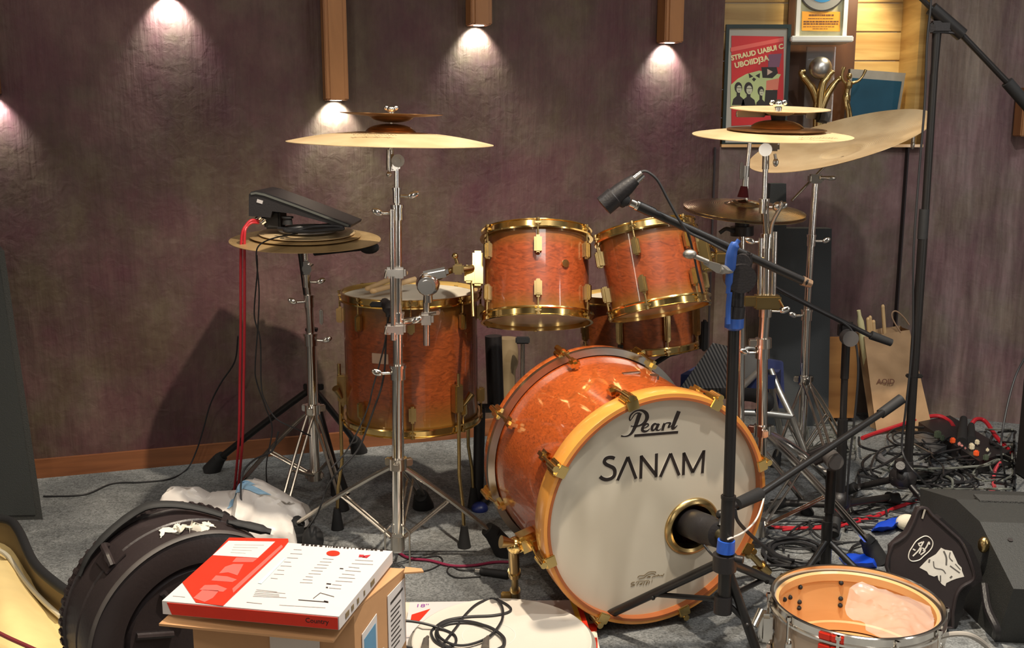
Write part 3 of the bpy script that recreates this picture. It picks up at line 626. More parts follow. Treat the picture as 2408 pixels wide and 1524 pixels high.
# front head with its port hole
pc = onplane(1627, 1238, bc, axis); loc = MB_.inverted() @ pc; PR = 0.066
b = B(); bm = b.bm; NS = 96
outer = [bm.verts.new(MB_ @ Vector((0.284*math.cos(2*PI*k/NS), 0.284*math.sin(2*PI*k/NS), 0.0))) for k in range(NS)]
inner = [bm.verts.new(MB_ @ Vector((loc.x+PR*math.cos(2*PI*k/NS), loc.y+PR*math.sin(2*PI*k/NS), 0.0))) for k in range(NS)]
for k in range(NS):
    j = (k+1) % NS; bm.faces.new((outer[k], outer[j], inner[j], inner[k]))
hd = part('head', b, M['head'], bd, 'cream front head', smooth=False)
b = B(); b.lathe([(0, -DEP+.002), (0.284, -DEP+.002), (0.284, -DEP), (0, -DEP)], MB_, 64); part('head', b, M['head_in'], bd)
b = B(); MP = MB_ @ Matrix.Translation((loc.x, loc.y, 0))
b.lathe([(PR-.013, -0.016), (PR-.009, 0.006), (PR-.002, 0.011), (PR+.006, 0.007), (PR+.010, 0.0015), (PR+.010, -0.001), (PR, -0.001), (PR-.006, -0.016)], MP, 72, closed=True); part('port_ring', b, M['gold_m'], bd)
# lettering traced on the head plane
dn = axis
def hp(px, py, o=0.0004): return onplane(px, py, bc, axis)+axis*o
def zl(x, y): return (1440+x/7.258, 940+y/7.258)
def stroke(b, pts, w, o=0.0004, smooth=6): b.ribbon([hp(*zl(x, y), o) for x, y in pts], [q*0.000160 for q in (w if isinstance(w, (list, tuple)) else [w, w])], axis, 0.0004, smooth)
SK = []
def S_(pts, w, sm=6): SK.append((pts, w, sm))
S_([(235, 335), (290, 365), (300, 330), (345, 250), (430, 195)] if 0 else [(300, 360), (290, 325), (310, 265), (370, 205), (450, 178), (520, 190), (575, 235), (590, 300), (560, 370), (500, 420), (420, 450), (345, 452), (315, 445)], [16, 26, 24, 22, 26, 40, 60, 66, 54, 36, 24, 16, 20])
S_([(300, 360), (330, 320), (375, 255), (420, 225), (470, 222)], [12, 14, 16, 18, 14])
S_([(470, 225), (445, 290), (415, 380), (380, 470), (330, 560), (270, 610), (200, 625), (145, 615)], [66, 70, 66, 60, 44, 26, 18, 26])
S_([(500, 490), (560, 475), (610, 440), (600, 410), (560, 420), (515, 470), (510, 520), (550, 540), (600, 525), (635, 490)], [14, 16, 22, 26, 34, 44, 46, 38, 22, 12])
S_([(760, 420), (720, 410), (680, 450), (672, 505), (700, 520), (735, 480), (770, 415)], [20, 34, 46, 44, 26, 18, 22])
S_([(790, 405), (765, 460), (750, 505), (790, 520), (825, 490)], [44, 46, 40, 18, 12])
S_([(890, 400), (865, 460), (850, 525)], [46, 48, 44])
S_([(870, 430), (910, 400), (950, 392), (985, 400), (965, 440), (950, 470), (985, 460), (1010, 430)], [12, 18, 22, 34, 34, 22, 12, 10])
S_([(1132, 195), (1090, 300), (1050, 400), (1025, 480), (1060, 480), (1105, 435)], [68, 70, 64, 56, 26, 12])
S_([(372, 612), (1118, 552)], [42, 42], 0)
# SANAM in wide strokes
S_([(35, 1000), (-10, 985), (-70, 985), (-120, 1010), (-140, 1060), (-110, 1100), (-50, 1130), (15, 1165), (40, 1220), (30, 1290), (-20, 1340), (-100, 1362), (-170, 1345), (-215, 1310)], [54, 56, 54, 54, 56, 56, 56, 58, 58, 58, 54, 56, 56, 54])
for seg in ([(85, 1375), (262, 975)], [(262, 975), (400, 1345)], [(480, 1345), (492, 950)], [(486, 960), (750, 1300)], [(742, 1320), (750, 915)], [(815, 1315), (990, 915)], [(990, 915), (1135, 1285)], [(1208, 1282), (1218, 900)], [(1215, 905), (1368, 1240)], [(1368, 1240), (1560, 870)], [(1532, 1250), (1560, 860)]):
    S_(seg, [50, 50], 0)
b = B()
for p_, w_, sm in SK: stroke(b, p_, w_, 0.0009, sm)
part('lettering', b, M['ink'], hd, 'dark lettering Pearl and SANAM', smooth=False)
b = B()
for p_, w_, sm in SK: stroke(b, p_, [q+14 for q in (w_ if len(w_) > 1 else w_)], 0.0002, sm)
part('lettering_outline', b, M['keyline'], hd, 'pale outline around the letters', smooth=False)
b = B()
def zs(x, y): return (1450+x/14.165, 1320+y/14.165)
def sstroke(pts, w, sm=6): b.ribbon([hp(*zs(x, y), .0004) for x, y in pts], [w*0.0000723]*2, axis, 0.0004, sm)
for pts, w in (([(700, 545), (730, 495), (800, 475), (890, 475), (960, 430), (1050, 365), (1160, 340), (1290, 350), (1295, 385)], 24), ([(735, 585), (820, 565), (900, 545), (980, 480), (1080, 430), (1180, 405), (1250, 420), (1275, 450)], 26), ([(1010, 545), (1060, 500), (1120, 510), (1060, 530)], 30),
               ([(1170, 540), (1220, 500), (1270, 500), (1310, 470), (1360, 490), (1380, 440), (1430, 480), (1500, 460), (1520, 490), (1580, 405)], 22), ([(600, 690), (520, 700), (480, 755), (570, 760), (590, 790), (470, 825)], 24), ([(640, 730), (680, 670), (900, 650), (1080, 630)], 16), ([(740, 690), (670, 795)], 26),
               ([(870, 700), (760, 770), (850, 745)], 22), ([(930, 670), (880, 800)], 24), ([(1030, 670), (970, 775)], 40), ([(1100, 655), (1060, 750)], 26), ([(1190, 610), (1160, 700)], 14)):
    sstroke(pts, w, 5 if len(pts) > 2 else 0)
part('maker_mark', b, M['ink_soft'], hd, 'faded print near the bottom', smooth=False)
# claws and lugs
def claw(t, front, lug=True):
    z = 0.021 if front else -DEP-.012; sg = 1 if front else -1
    R3 = Rb @ Matrix.Rotation(t, 3, 'Z'); b = B()
    b.box(MB_ @ Vector(((D2+.006)*math.cos(t), (D2+.006)*math.sin(t), z-sg*.018)), (0.010, 0.032, 0.042), R3, bevel=.003)
    b.box(MB_ @ Vector(((D2-.006)*math.cos(t), (D2-.006)*math.sin(t), z+sg*.004)), (0.026, 0.030, 0.007), R3, bevel=.002)
    b.cyl(MB_ @ Vector(((D2+.013)*math.cos(t), (D2+.013)*math.sin(t), z-sg*.035)), MB_ @ Vector(((D2+.013)*math.cos(t), (D2+.013)*math.sin(t), z+sg*.008)), 0.008, seg=14)
    o = part('claw', b, M['gold'], bd)
    b = B(); b.cyl(MB_ @ Vector(((D2+.012)*math.cos(t), (D2+.012)*math.sin(t), z-sg*.03)), MB_ @ Vector(((RS+.022)*math.cos(t), (RS+.022)*math.sin(t), z-sg*.088)), 0.004, seg=10); part('tension_rod', b, M['gold_m'], o)
    b = B(); b.box(MB_ @ Vector(((RS+.014)*math.cos(t), (RS+.014)*math.sin(t), z-sg*.096)), (0.028, 0.026, 0.042), R3, bevel=.008)
    part('lug', b, M['gold'], bd)
def ang(px, py):
    q = MB_.inverted() @ onplane(px, py, bc, axis); return math.atan2(q.y, q.x)
ta_ = ang(1467, 930); step = 2*PI/8
for k in range(8): claw(ta_+k*step-.02, True)
for k in range(8): claw(ta_+k*step-.02, False)
# spurs
for sx, (ex, ey) in ((-1, (1212, 1408)), (1, (1805, 1345))):
    foot = fl(ex, ey, 0.012)
    t_ = math.radians(200 if sx < 0 else -20)
    q0 = MB_ @ Vector((RS*math.cos(t_), RS*math.sin(t_), -0.115))
    if sx < 0: q0 = MB_ @ Vector((-RS*math.cos(.30), -RS*math.sin(.30), -0.10))
    else: q0 = MB_ @ Vector((RS*math.cos(.5), -RS*math.sin(.5), -0.12))
    out = (q0-(MB_ @ Vector((0, 0, -0.1)))).normalized()
    b = B(); b.box(q0+out*0.022, (0.05, 0.045, 0.06), frame(out), bevel=.008); b.ball(q0+out*0.055, 0.022); br = part('spur_bracket', b, M['gold'], bd)
    b = B(); b.cyl(q0+out*.06+Vector((0, -.01, .012)), q0+out*.06+Vector((-.03*(-sx) if sx > 0 else -.03, -.02, .02)), 0.008, 0.016, 12); part('wing_screw', b, M['gold_m'], br)
    a = q0+out*0.06; mid = a.lerp(foot, 0.5)
    b = B(); b.cyl(a, mid, 0.0135, seg=16); b.cyl(mid, foot, 0.0095, seg=14); b.cyl(mid-(foot-a).normalized()*.012, mid+(foot-a).normalized()*.006, 0.0165, seg=16); sp = part('spur', b, M['gold_m'], bd)
    b = B(); b.cyl(foot.lerp(a, .18), foot, 0.014, 0.013, 14); b.cyl(foot, Vector((foot.x, foot.y, 0)), 0.012, 0.004, 12); b.box(foot.lerp(a, .08)+Vector((-.022, -.004, 0)), (0.03, 0.008, 0.022), bevel=.003); part('spur_tip', b, M['gold_m'], sp)
b = B(); q = MB_ @ Vector((-.05, RS+.001, -.22)); R3 = Rb @ Matrix.Rotation(PI/2+.17, 3, 'Z')
b.box(MB_ @ Vector((0.02, RS+.001, -0.2)), (0.05, 0.003, 0.012), Rb, bevel=.001); b.cyl(MB_ @ Vector((0.07, RS-.012, -0.17)), MB_ @ Vector((0.07, RS-.0, -0.17)), 0.012, seg=16); part('badge', b, M['chrome_d'], bd)
# ================================================================== CYMBALS
def cymbal(label, c, R, m, bell=0.22, bow=0.09, bh=0.05, back=0, roll=0, inv=False, th=0.0016, group=None, flange=0.0, name='cymbal'):
    """c = centre of the rim plane"""
    Mx = mat4(c, Matrix.Rotation(math.radians(roll), 3, 'Y') @ Matrix.Rotation(math.radians(-back), 3, 'X') @ (Matrix.Rotation(PI, 3, 'X') if inv else Matrix.Identity(3)))
    pr = []; n = 22
    for i in range(n+1):
        r = R*(1-i/n)
        q = r/R
        if q > bell:
            s = (1-q)/(1-bell); z = bow*R*(1-(1-s)**1.9)
            if flange and q > 0.86: z += flange*R*((q-0.86)/0.14)**1.3
        else: z = bow*R+bh*R*2*math.sqrt(max(0, 1-(q/bell)**2))*0.9
        pr.append((max(r, 0.006), z))
    b = B(); b.lathe(pr+[(r, z-th) for r, z in reversed(pr)], Mx, 96, closed=True)
    t = thing(name, label, 'cymbal', Mx.translation, group)
    p = part('body', b, m, t)
    return t, Mx
def scribble(t, Mc, x0, y0, z0, tilt_, half_, amp):
    """faint unreadable script print lying on the bow of a cymbal"""
    R = mat4((x0, y0, z0), Matrix.Rotation(math.radians(tilt_), 3, 'X')); n = (Mc.to_3x3() @ R.to_3x3() @ Vector((0, 0, 1))).normalized()
    P = [Mc @ R @ Vector((-half_+2*half_*i/60, amp*math.sin(i*1.35)*(1+.6*math.sin(i*.41)), 0)) for i in range(61)]
    b = B(); b.ribbon(P, .0016, n, .0004); return part('script_print', b, M['ink_soft'], t, smooth=False)
def nut(parent_thing, p, r=0.013, m=None, name='wing_nut'):
    b = B(); b.ball(p, r, (1, 1, .8)); b.cyl(p-Vector((0, 0, r*1.2)), p, r*.7)
    for s in (-1, 1): b.ball(p+Vector((s*r*1.0, 0, r*.25)), r*.55, (1, .4, .9))
    return part(name, b, m or M['chrome'], parent_thing)

# ================================================================== STANDS
def bez(a, b_, c): return [a.lerp(b_, t).lerp(b_.lerp(c, t), t) for t in [k/10 for k in range(11)]]
def leg_pair(root, hub, foot, mt, strut_from=None, flat=True, r=0.005, bow=0.10, frac=0.5, name='leg', boot=(0.03, 0.045), sw=0.011, strut_r=0.004):
    d = (foot-hub); side = Vector((-d.y, d.x, 0)).normalized()
    mid = hub.lerp(foot, 0.42)+Vector((0, 0, bow*d.length))
    P = bez(hub, mid, foot); b = B()
    if flat:
        for s in (-1, 1): b.tube([p+side*s*sw for p in P], r, 8)
    else: b.tube(P, r, 10)
    lg = part(name, b, mt, root)
    fd = (P[-1]-P[-3]).normalized()
    b = B(); f0 = foot-fd*boot[1]*0.7
    b.cyl(f0-fd*boot[1]*.3, f0, boot[0]*.42, boot[0]*.5, 12); b.cyl(f0, Vector((foot.x, foot.y, 0.0))+fd*0.004*0, boot[0]*.5, boot[0]*.72, 14)
    part('rubber_foot', b, M['rubber'], lg)
    if strut_from is not None:
        q = P[int(round(frac*10))]; b = B()
        for s in (-1, 1): b.tube([strut_from+side*s*sw*.6, q+side*s*sw*.8], strut_r, 8)
        part('strut', b, mt, lg)
    return lg
def column(root, pts, Y, mt, collar=True, wing=True):
    """pts: (px, py, radius of the section that starts here); drawn downwards from the first"""
    W = [pt(x, y, Y) for x, y, r in pts]
    for i in range(len(W)-1):
        b = B(); b.cyl(W[i+1], W[i], pts[i][2], seg=20); part('tube', b, mt, root)
        if collar and i < len(W)-2:
            b = B(); R = pts[i+1][2]; b.cyl(W[i+1]-Vector((0, 0, .028)), W[i+1]+Vector((0, 0, .006)), R*1.28, seg=20); b.cyl(W[i+1]+Vector((0, 0, .004)), W[i+1]+Vector((0, 0, .012)), R*1.45, seg=20)
            cl = part('collar', b, mt, root)
            if wing:
                sx = 1 if i % 2 == 0 else -1; q = W[i+1]+Vector((sx*R*1.3, -.004, -.01)); b = B()
                b.cyl(q, q+Vector((sx*.022, -.006, 0)), .0045, seg=10); b.ball(q+Vector((sx*.034, -.01, .004)), .013, (1.2, .35, .7), Matrix.Rotation(-.4*sx, 3, 'Y'))
                part('wing_screw', b, mt, cl)
    return W
def hubpart(root, p, R, mt, name='leg_hub'):
    b = B(); b.cyl(p-Vector((0, 0, .016)), p+Vector((0, 0, .016)), R*1.5, seg=20)
    for k in range(3):
        t = k*2*PI/3+.5; b.box(p+Vector((math.cos(t)*R*1.9, math.sin(t)*R*1.9, 0)), (R*1.3, .016, .022), Matrix.Rotation(t, 3, 'Z'), bevel=.003)
    return part(name, b, mt, root)

# ---- stand 1: chrome cymbal stand at the left with the stacked old cymbals
Y1 = 3.2
b1 = pt(742, 1143, Y1); root = thing('cymbal_stand', 'short chrome cymbal stand under the old cymbal stack, left of the floor tom', 'stand', (b1.x, Y1, 0))
W = column(root, [(718, 588, .008), (722, 655, .0095), (727, 702, .0125), (731, 792, .0165), (741, 1128, .0165)], Y1, M['chrome'])
b = B(); q = pt(722, 630, Y1); b.box(q, (.02, .03, .05), bevel=.005); b.cyl(q+Vector((.005, -.03, .0)), q+Vector((.005, .02, .0)), .015); part('tilter', b, M['chrome'], root)
q = pt(745, 745, Y1); b = B(); b.box(q+Vector((.015, 0, 0)), (.012, .02, .05), bevel=.004); part('clamp', b, M['chrome_d'], root)
hub = pt(735, 962, Y1); hubpart(root, hub, .0165, M['chrome'])
bot = pt(740, 1128, Y1); bot.z = max(bot.z, .03); b = B(); b.cyl(bot, bot+Vector((0, 0, .03)), .024); b.box(bot+Vector((0, 0, .015)), (.06, .02, .02), bevel=.004); part('strut_bracket', b, M['chrome_d'], root)
for (fx, fy) in ((556, 1148), (655, 1243), (806, 1186)):
    leg_pair(root, hub, fl(fx, fy, .02), M['chrome_d'], bot+Vector((0, 0, .012)), bow=.06, frac=.6)
# ---- black stand behind it that carries the sampling pad
Yb = 3.42
root = thing('module_stand', 'black tripod stand rising behind the short chrome cymbal stand', 'stand', (pt(735, 1100, Yb).x, Yb, 0))
column(root, [(700, 530, .012), (733, 780, .015), (738, 1070, .015)], Yb, M['black'], wing=False)
hub = pt(735, 912, Yb); hubpart(root, hub, .015, M['black'])
for (fx, fy) in ((495, 1096), (845, 1052), (800, 1150)):
    leg_pair(root, hub, fl(fx, fy, .02), M['black'], None, flat=False, r=.012, bow=.02, boot=(.045, .07))
b = B(); q = pt(868, 582, 3.27); b.ball(q, .03, (1.1, .8, .7)); b.cyl(q, pt(740, 596, 3.40), .008); part('support_arm', b, M['rubber'], root)
# ---- old cymbal stack
cc = pt(719, 563, Y1)
t, Mc = cymbal('broad old bronze cymbal, lowest of the stack beneath the black sampling pad', cc, .234, M['cym_old'], back=-4, roll=1, bow=.05, bh=.03, bell=.18, group='old cymbals stacked on the short chrome stand')
up = Mc.to_3x3() @ Vector((0, 0, 1))
cymbal('second old bronze cymbal up in the stack beneath the black pad', cc+up*.014+Vector((.0, 0, 0)), .172, M['cym_old'], back=-4, roll=1, bow=.03, bh=.02, bell=.15, group='old cymbals stacked on the short chrome stand')
cymbal('smallest lighter bronze cymbal on top of the stack beneath the black pad', cc+up*.022+Vector((.005, 0, 0)), .148, M['cym'], back=-4, roll=1, bow=.03, bh=.01, bell=.15, group='old cymbals stacked on the short chrome stand')
b = B(); b.lathe([(0, .001), (.092, .001), (.094, .004), (.092, .007), (0, .007)], mat4(cc+up*.029+Vector((.012, -.01, 0)), Mc.to_3x3()), 48); solo('practice_pad', b, simple('grey_pad_rubber', (.17, .16, .155), .6), 'round grey pad lying on the old cymbal stack', 'pad')
# sampling pad: wedge shaped, seen from its side
Yp = 3.10
t = thing('sampling_pad', 'black wedge-shaped sampling pad resting on top of the old cymbal stack', 'electronic pad', pt(700, 540, 3.2))
prof = [(585, 458), (590, 451), (602, 448), (622, 452), (700, 480), (826, 529), (824, 535), (800, 533), (690, 503), (640, 497), (636, 512), (585, 508)]
b = B(); b.slab([pt(x, y, Yp) for x, y in prof], (0, 1, 0), .22); part('body', b, M['plastic'], t, smooth=False)
b = B(); b.ribbon([pt(x, y, Yp-.002) for x, y in ((590, 456), (602, 454), (622, 458), (700, 486), (820, 531))], .006, (0, -1, 0), .003); part('edge_trim', b, simple('grey_green_trim', (.09, .095, .085), .4), t)
b = B(); b.box(pt(611, 474, Yp-.001), (.018, .003, .010), Matrix.Rotation(.3, 3, 'Y')); part('sticker', b, M['grey_ink'], t)
b = B(); b.box(pt(648, 515, Yp+.08), (.05, .1, .055), bevel=.006); b.cyl(pt(676, 528, Yp+.02), pt(676, 512, Yp+.02), .016, .013); b.cyl(pt(676, 513, Yp+.02), pt(676, 509, Yp+.02), .018); part('support_foot', b, M['rubber'], t)
for k, (x, y) in enumerate(((608, 512), (620, 520))):
    b = B(); b.cyl(pt(x, y, Yp+.03), pt(x+2, y-12, Yp+.06), .009); b.cyl(pt(x-4, y+4, Yp+.03), pt(x+4, y-2, Yp+.03), .008); part('cable_plug', b, M['chrome'], t)

# ---- stand 2: tall chrome boom stand in front of the floor tom
Y2 = 2.70
b2 = pt(935, 1320, Y2); root = thing('cymbal_stand', 'tall chrome cymbal stand in front of the floor tom, holding the left crash cymbal', 'stand', (b2.x, Y2, 0))
column(root, [(933, 395, .0065), (933, 452, .0085), (934, 492, .0125), (935, 745, .0135), (936, 868, .0165), (936, 1296, .0165)], Y2, M['chrome'])
b = B(); b.cyl(pt(922, 492, Y2-.02), pt(925, 800, Y2-.02), .0075, seg=16); part('boom_tube', b, M['chrome'], root)
b = B(); q = pt(918, 350, Y2); b.cyl(pt(919, 400, Y2), pt(919, 310, Y2), .0055); b.cyl(pt(917, 400, Y2-.004), pt(917, 352, Y2-.004), .010); b.cyl(pt(936, 378, Y2-.02), pt(936, 378, Y2+.02), .017, seg=20); b.cyl(pt(936, 378, Y2-.026), pt(936, 378, Y2-.018), .007); b.box(pt(928, 388, Y2), (.03, .022, .03), bevel=.005); part('tilter', b, M['chrome_d'], root)
b = B(); b.ball(pt(915, 410, Y2-.01), .008); b.cyl(pt(917, 395, Y2-.01), pt(915, 408, Y2-.01), .003); part('wing_screw', b, M['chrome_d'], root)
for yy in (640, 772):
    b = B(); b.box(pt(931, yy, Y2-.01), (.055, .04, .03), bevel=.006); b.cyl(pt(912, yy-4, Y2-.02), pt(908, yy+14, Y2-.02), .007); part('clamp', b, M['chrome_d'], root)
hub = pt(936, 1090, Y2); hubpart(root, hub, .0165, M['chrome_d'])
bot = pt(936, 1300, Y2); bot.z = .06; b = B()
for s in (-1, 1): b.tube([bot+Vector((s*.017, -.012, .075)), bot+Vector((s*.034, -.012, .055)), bot+Vector((s*.034, -.012, -.045))], .0028, 8)
b.cyl(bot+Vector((0, 0, .0)), bot+Vector((0, 0, .04)), .02); b.box(bot+Vector((0, -.002, .03)), (.03, .03, .05), bevel=.004); part('strut_bracket', b, M['chrome_d'], root)
for (fx, fy) in ((660, 1258), (1195, 1284)):
    leg_pair(root, hub, fl(fx, fy, .025), M['chrome_d'], bot+Vector((0, 0, .02)), bow=.04, frac=.5, boot=(.05, .09), r=.0065, sw=.009)
leg_pair(root, hub, fl(995, 1176, .025), M['chrome_d'], bot+Vector((0, 0, .02)), bow=.04, boot=(.05, .07))
# tom arm with its ball joint
b = B(); b.cyl(pt(1003, 695, 2.74), pt(1003, 812, 2.74), .0095, seg=18); ta2 = part('tom_post', b, M['chrome'], root)
b = B(); b.cyl(pt(940, 760, Y2), pt(1003, 748, 2.74), .011); b.box(pt(1003, 748, 2.74), (.04, .04, .035), bevel=.007); b.cyl(pt(1003, 740, 2.74), pt(1030, 736, 2.71), .006); part('tom_clamp', b, M['chrome_d'], root)
b = B(); q = pt(1006, 668, 2.74); b.ball(q, .033, (1, .9, 1)); b.cyl(q+Vector((0, -.04, 0)), q+Vector((0, .03, 0)), .024, seg=24); b.cyl(q+Vector((0, -.046, 0)), q+Vector((0, -.036, 0)), .016, seg=20)
b.cyl(q+Vector((0, 0, -.05)), q, .013); b.box(q+Vector((.02, 0, .028)), (.075, .035, .028), Matrix.Rotation(-.2, 3, 'Y'), bevel=.008); part('ball_joint', b, M['chrome'], root)
b = B(); b.tube([q+Vector((.02, 0, .02)), pt(1035, 650, 2.76), pt(1062, 636, 2.80), pt(1112, 630, 2.84)], .009, 12, smooth=6); b.box(pt(1078, 632, 2.80), (.03, .03, .03), bevel=.005); b.cyl(pt(1078, 628, 2.8), pt(1070, 602, 2.8), .005); b.ball(pt(1070, 602, 2.8), .009); part('tom_arm', b, M['gold_m'], root)
# crash stack on stand 2
cc = pt(919, 336, Y2)
t, Mc = cymbal('large pale bronze crash cymbal on the tall left stand', cc, .268, M['cym'], back=-1.5, roll=1.4, bow=.105, bh=.02, bell=.16)
b = B()
scribble(t, Mc, -.02, -.172, .0250, 14, .055, .007)
c3 = pt(919, 312, Y2)
t, Ms = cymbal('small brown domed cymbal resting on the left crash cymbal', c3, .098, M['cym_br'], back=0, roll=1, bow=.01, bh=.125, bell=.66, group='small brown stacking cymbals')
t, Mi = cymbal('upturned thin splash cymbal at the top of the left stand', pt(921, 268, Y2), .133, M['cym_br'], back=-1.0, roll=1.6, bow=.05, bh=.065, bell=.42, inv=True, group='upturned splash cymbals')
nut(root, pt(920, 257, Y2), .012)
b = B(); b.cyl(pt(920, 300, Y2), pt(920, 258, Y2), .004); part('threaded_rod', b, M['chrome_d'], root)

# ---- stand 4: chrome double stand right of the bass drum
Y4 = 2.85
b4 = pt(1793, 1085, Y4); root = thing('cymbal_stand', 'tall chrome stand right of the bass drum, carrying the right cymbal stack and tom arm', 'stand', (b4.x, Y4, 0))
column(root, [(1800, 395, .0075), (1797, 478, .0105), (1803, 560, .0125), (1800, 722, .0140), (1793, 820, .0155), (1790, 1080, .0155)], Y4, M['chrome'])
b = B(); b.cyl(pt(1822, 545, Y4-.01), pt(1818, 700, Y4-.01), .0075); b.cyl(pt(1788, 560, Y4-.01), pt(1786, 700, Y4-.01), .006); part('boom_tube', b, M['chrome'], root)
b = B(); b.cyl(pt(1800, 398, Y4), pt(1801, 366, Y4), .0095); b.cyl(pt(1800, 352, Y4-.022), pt(1800, 352, Y4+.022), .018, seg=20); b.box(pt(1814, 346, Y4), (.04, .025, .022), bevel=.005); b.cyl(pt(1829, 352, Y4), pt(1830, 250, Y4), .005); b.cyl(pt(1822, 362, Y4-.02), pt(1824, 374, Y4-.02), .004); b.ball(pt(1824, 382, Y4-.02), .010, (.8, .4, 1.2)); part('tilter', b, M['chrome_d'], root)
b = B(); b.ball(pt(1828, 486, Y4-.03), .014, (1, .8, 1)); b.tube([pt(1828, 486, Y4-.03), pt(1840, 478, Y4-.04), pt(1818, 520, Y4-.02), pt(1812, 550, Y4-.01)], .006, 10, smooth=4); part('boom_joint', b, M['chrome_d'], root)
b = B(); b.box(pt(1803, 710, Y4-.01), (.075, .04, .04), bevel=.005); b.box(pt(1770, 708, Y4-.02), (.05, .012, .03), bevel=.003); b.cyl(pt(1833, 705, Y4-.03), pt(1842, 722, Y4-.03), .003); part('clamp', b, M['gold_m'], root)
b = B(); b.cyl(pt(1795, 818, Y4), pt(1795, 795, Y4), .023, seg=20); b.box(pt(1772, 806, Y4), (.03, .02, .022), bevel=.003); part('memory_lock', b, M['chrome_d'], root)
hub = pt(1793, 1012, Y4); hubpart(root, hub, .0165, M['chrome'])
bot = pt(1791, 1100, Y4); bot.z = .06
for (fx, fy, bw) in ((2066, 1303, .05), (1735, 1128, .05), (1965, 1140, .05)):
    leg_pair(root, hub, fl(fx, fy, .025), M['chrome'], bot, bow=bw, frac=.62, boot=(.045, .06), r=.0075, sw=.013)
b = B(); b.cyl(bot-Vector((0, 0, .02)), bot+Vector((0, 0, .03)), .021); part('strut_bracket', b, M['chrome_d'], root)
# tom arm towards the right rack tom
b = B(); b.tube([pt(1796, 610, Y4), pt(1740, 612, 2.83), pt(1700, 606, 2.81), pt(1668, 598, 2.80)], .010, 12, smooth=5); b.box(pt(1700, 606, 2.80), (.05, .03, .035), bevel=.006); b.cyl(pt(1688, 596, 2.8), pt(1680, 578, 2.79), .005); b.ball(pt(1680, 576, 2.79), .011); part('tom_arm', b, M['gold_m'], root)
b = B(); b.cyl(pt(1732, 268, Y4+.05), pt(1935, 264, Y4+.05), .006); b.box(pt(1765, 268, Y4+.05), (.08, .012, .018), bevel=.002); b.box(pt(1915, 270, Y4+.05), (.05, .012, .02), bevel=.002); part('jingle_bar', b, M['chrome_d'], root)
b = B(); b.box(pt(1935, 274, Y4+.04), (.035, .04, .035), Matrix.Rotation(.2, 3, 'Y'), bevel=.006); part('bar_clamp', b, M['rubber'], root)
cc = pt(1815, 318, Y4)
t, Mc = cymbal('pale bronze crash cymbal on the right chrome stand, with dark print near its front edge', cc, .216, M['cym'], back=-5, roll=.5, bow=.07, bh=.02, bell=.16)
scribble(t, Mc, .075, -.180, .0090, 10, .05, .004)
t, Ms = cymbal('small brown domed cymbal lying on the right crash cymbal', pt(1826, 304, Y4), .134, M['cym_br'], back=-4, roll=.5, bow=.03, bh=.09, bell=.52, group='small brown stacking cymbals')
cymbal('upturned thin splash cymbal at the top of the right stack', pt(1834, 257, Y4), .134, M['cym'], back=-5.0, roll=.6, bow=.05, bh=.05, bell=.30, inv=True, group='upturned splash cymbals')
b = B(); b.cyl(pt(1830, 284, Y4), pt(1830, 264, Y4), .018, .022, 18); part('felt_washer', b, M['rubber'], root)
nut(root, pt(1830, 245, Y4), .016)

# ---- hi-hat
YH = 3.02
root = thing('hi_hat_stand', 'hi-hat stand with a chrome pull rod, rising behind the blue-levered mic stand', 'stand', (pt(1742, 1100, YH).x, YH, 0))
b = B(); b.cyl(pt(1763, 336, YH), pt(1742, 700, YH), .0042, seg=12); b.cyl(pt(1763, 336, YH), pt(1757, 395, YH), .0062); part('pull_rod', b, M['chrome'], root)
b = B(); b.cyl(pt(1754, 390, YH), pt(1752, 416, YH), .012, seg=16); b.cyl(pt(1752, 416, YH), pt(1750, 440, YH), .007); b.box(pt(1743, 402, YH-.01), (.010, .01, .05), bevel=.002); part('clutch', b, M['silver'], root)
b = B(); b.cyl(pt(1750, 438, YH), pt(1747, 464, YH), .010, .017, 16); part('felt_washer', b, simple('dark_red_felt', (.12, .012, .02), .9), root)
b = B(); b.cyl(pt(1745, 512, YH), pt(1745, 532, YH), .021, seg=20); b.cyl(pt(1745, 532, YH), pt(1745, 554, YH), .034, seg=24); b.tube([pt(1725, 544, YH-.02), pt(1708, 538, YH-.03), pt(1692, 548, YH-.03)], .006, 8, smooth=4); part('seat_cup', b, M['plastic'], root)
b = B(); b.cyl(pt(1744, 556, YH), pt(1742, 700, YH), .011); b.cyl(pt(1742, 700, YH), pt(1738, 1110, YH), .014); part('tube', b, M['chrome'], root)
hub = pt(1740, 1000, YH)
for fx, fy in ((1650, 1100), (1900, 1195), (1790, 1080)): leg_pair(root, hub, fl(fx, fy, .02), M['chrome_d'], None, bow=.05)
cc = pt(1750, 492, YH)
t, Mh = cymbal('lower hi-hat cymbal of the bronze pair on the hi-hat stand', cc+Vector((0, 0, -.010)), .178, M['cym_hat'], back=-6.5, roll=3.2, bow=.06, bh=.04, bell=.28, inv=True, group='hi-hat cymbals')
t, Mh = cymbal('upper hi-hat cymbal, its left half catching the light', cc, .178, M['cym_hat'], back=-6.5, roll=3.2, bow=.075, bh=.045, bell=.28, group='hi-hat cymbals')

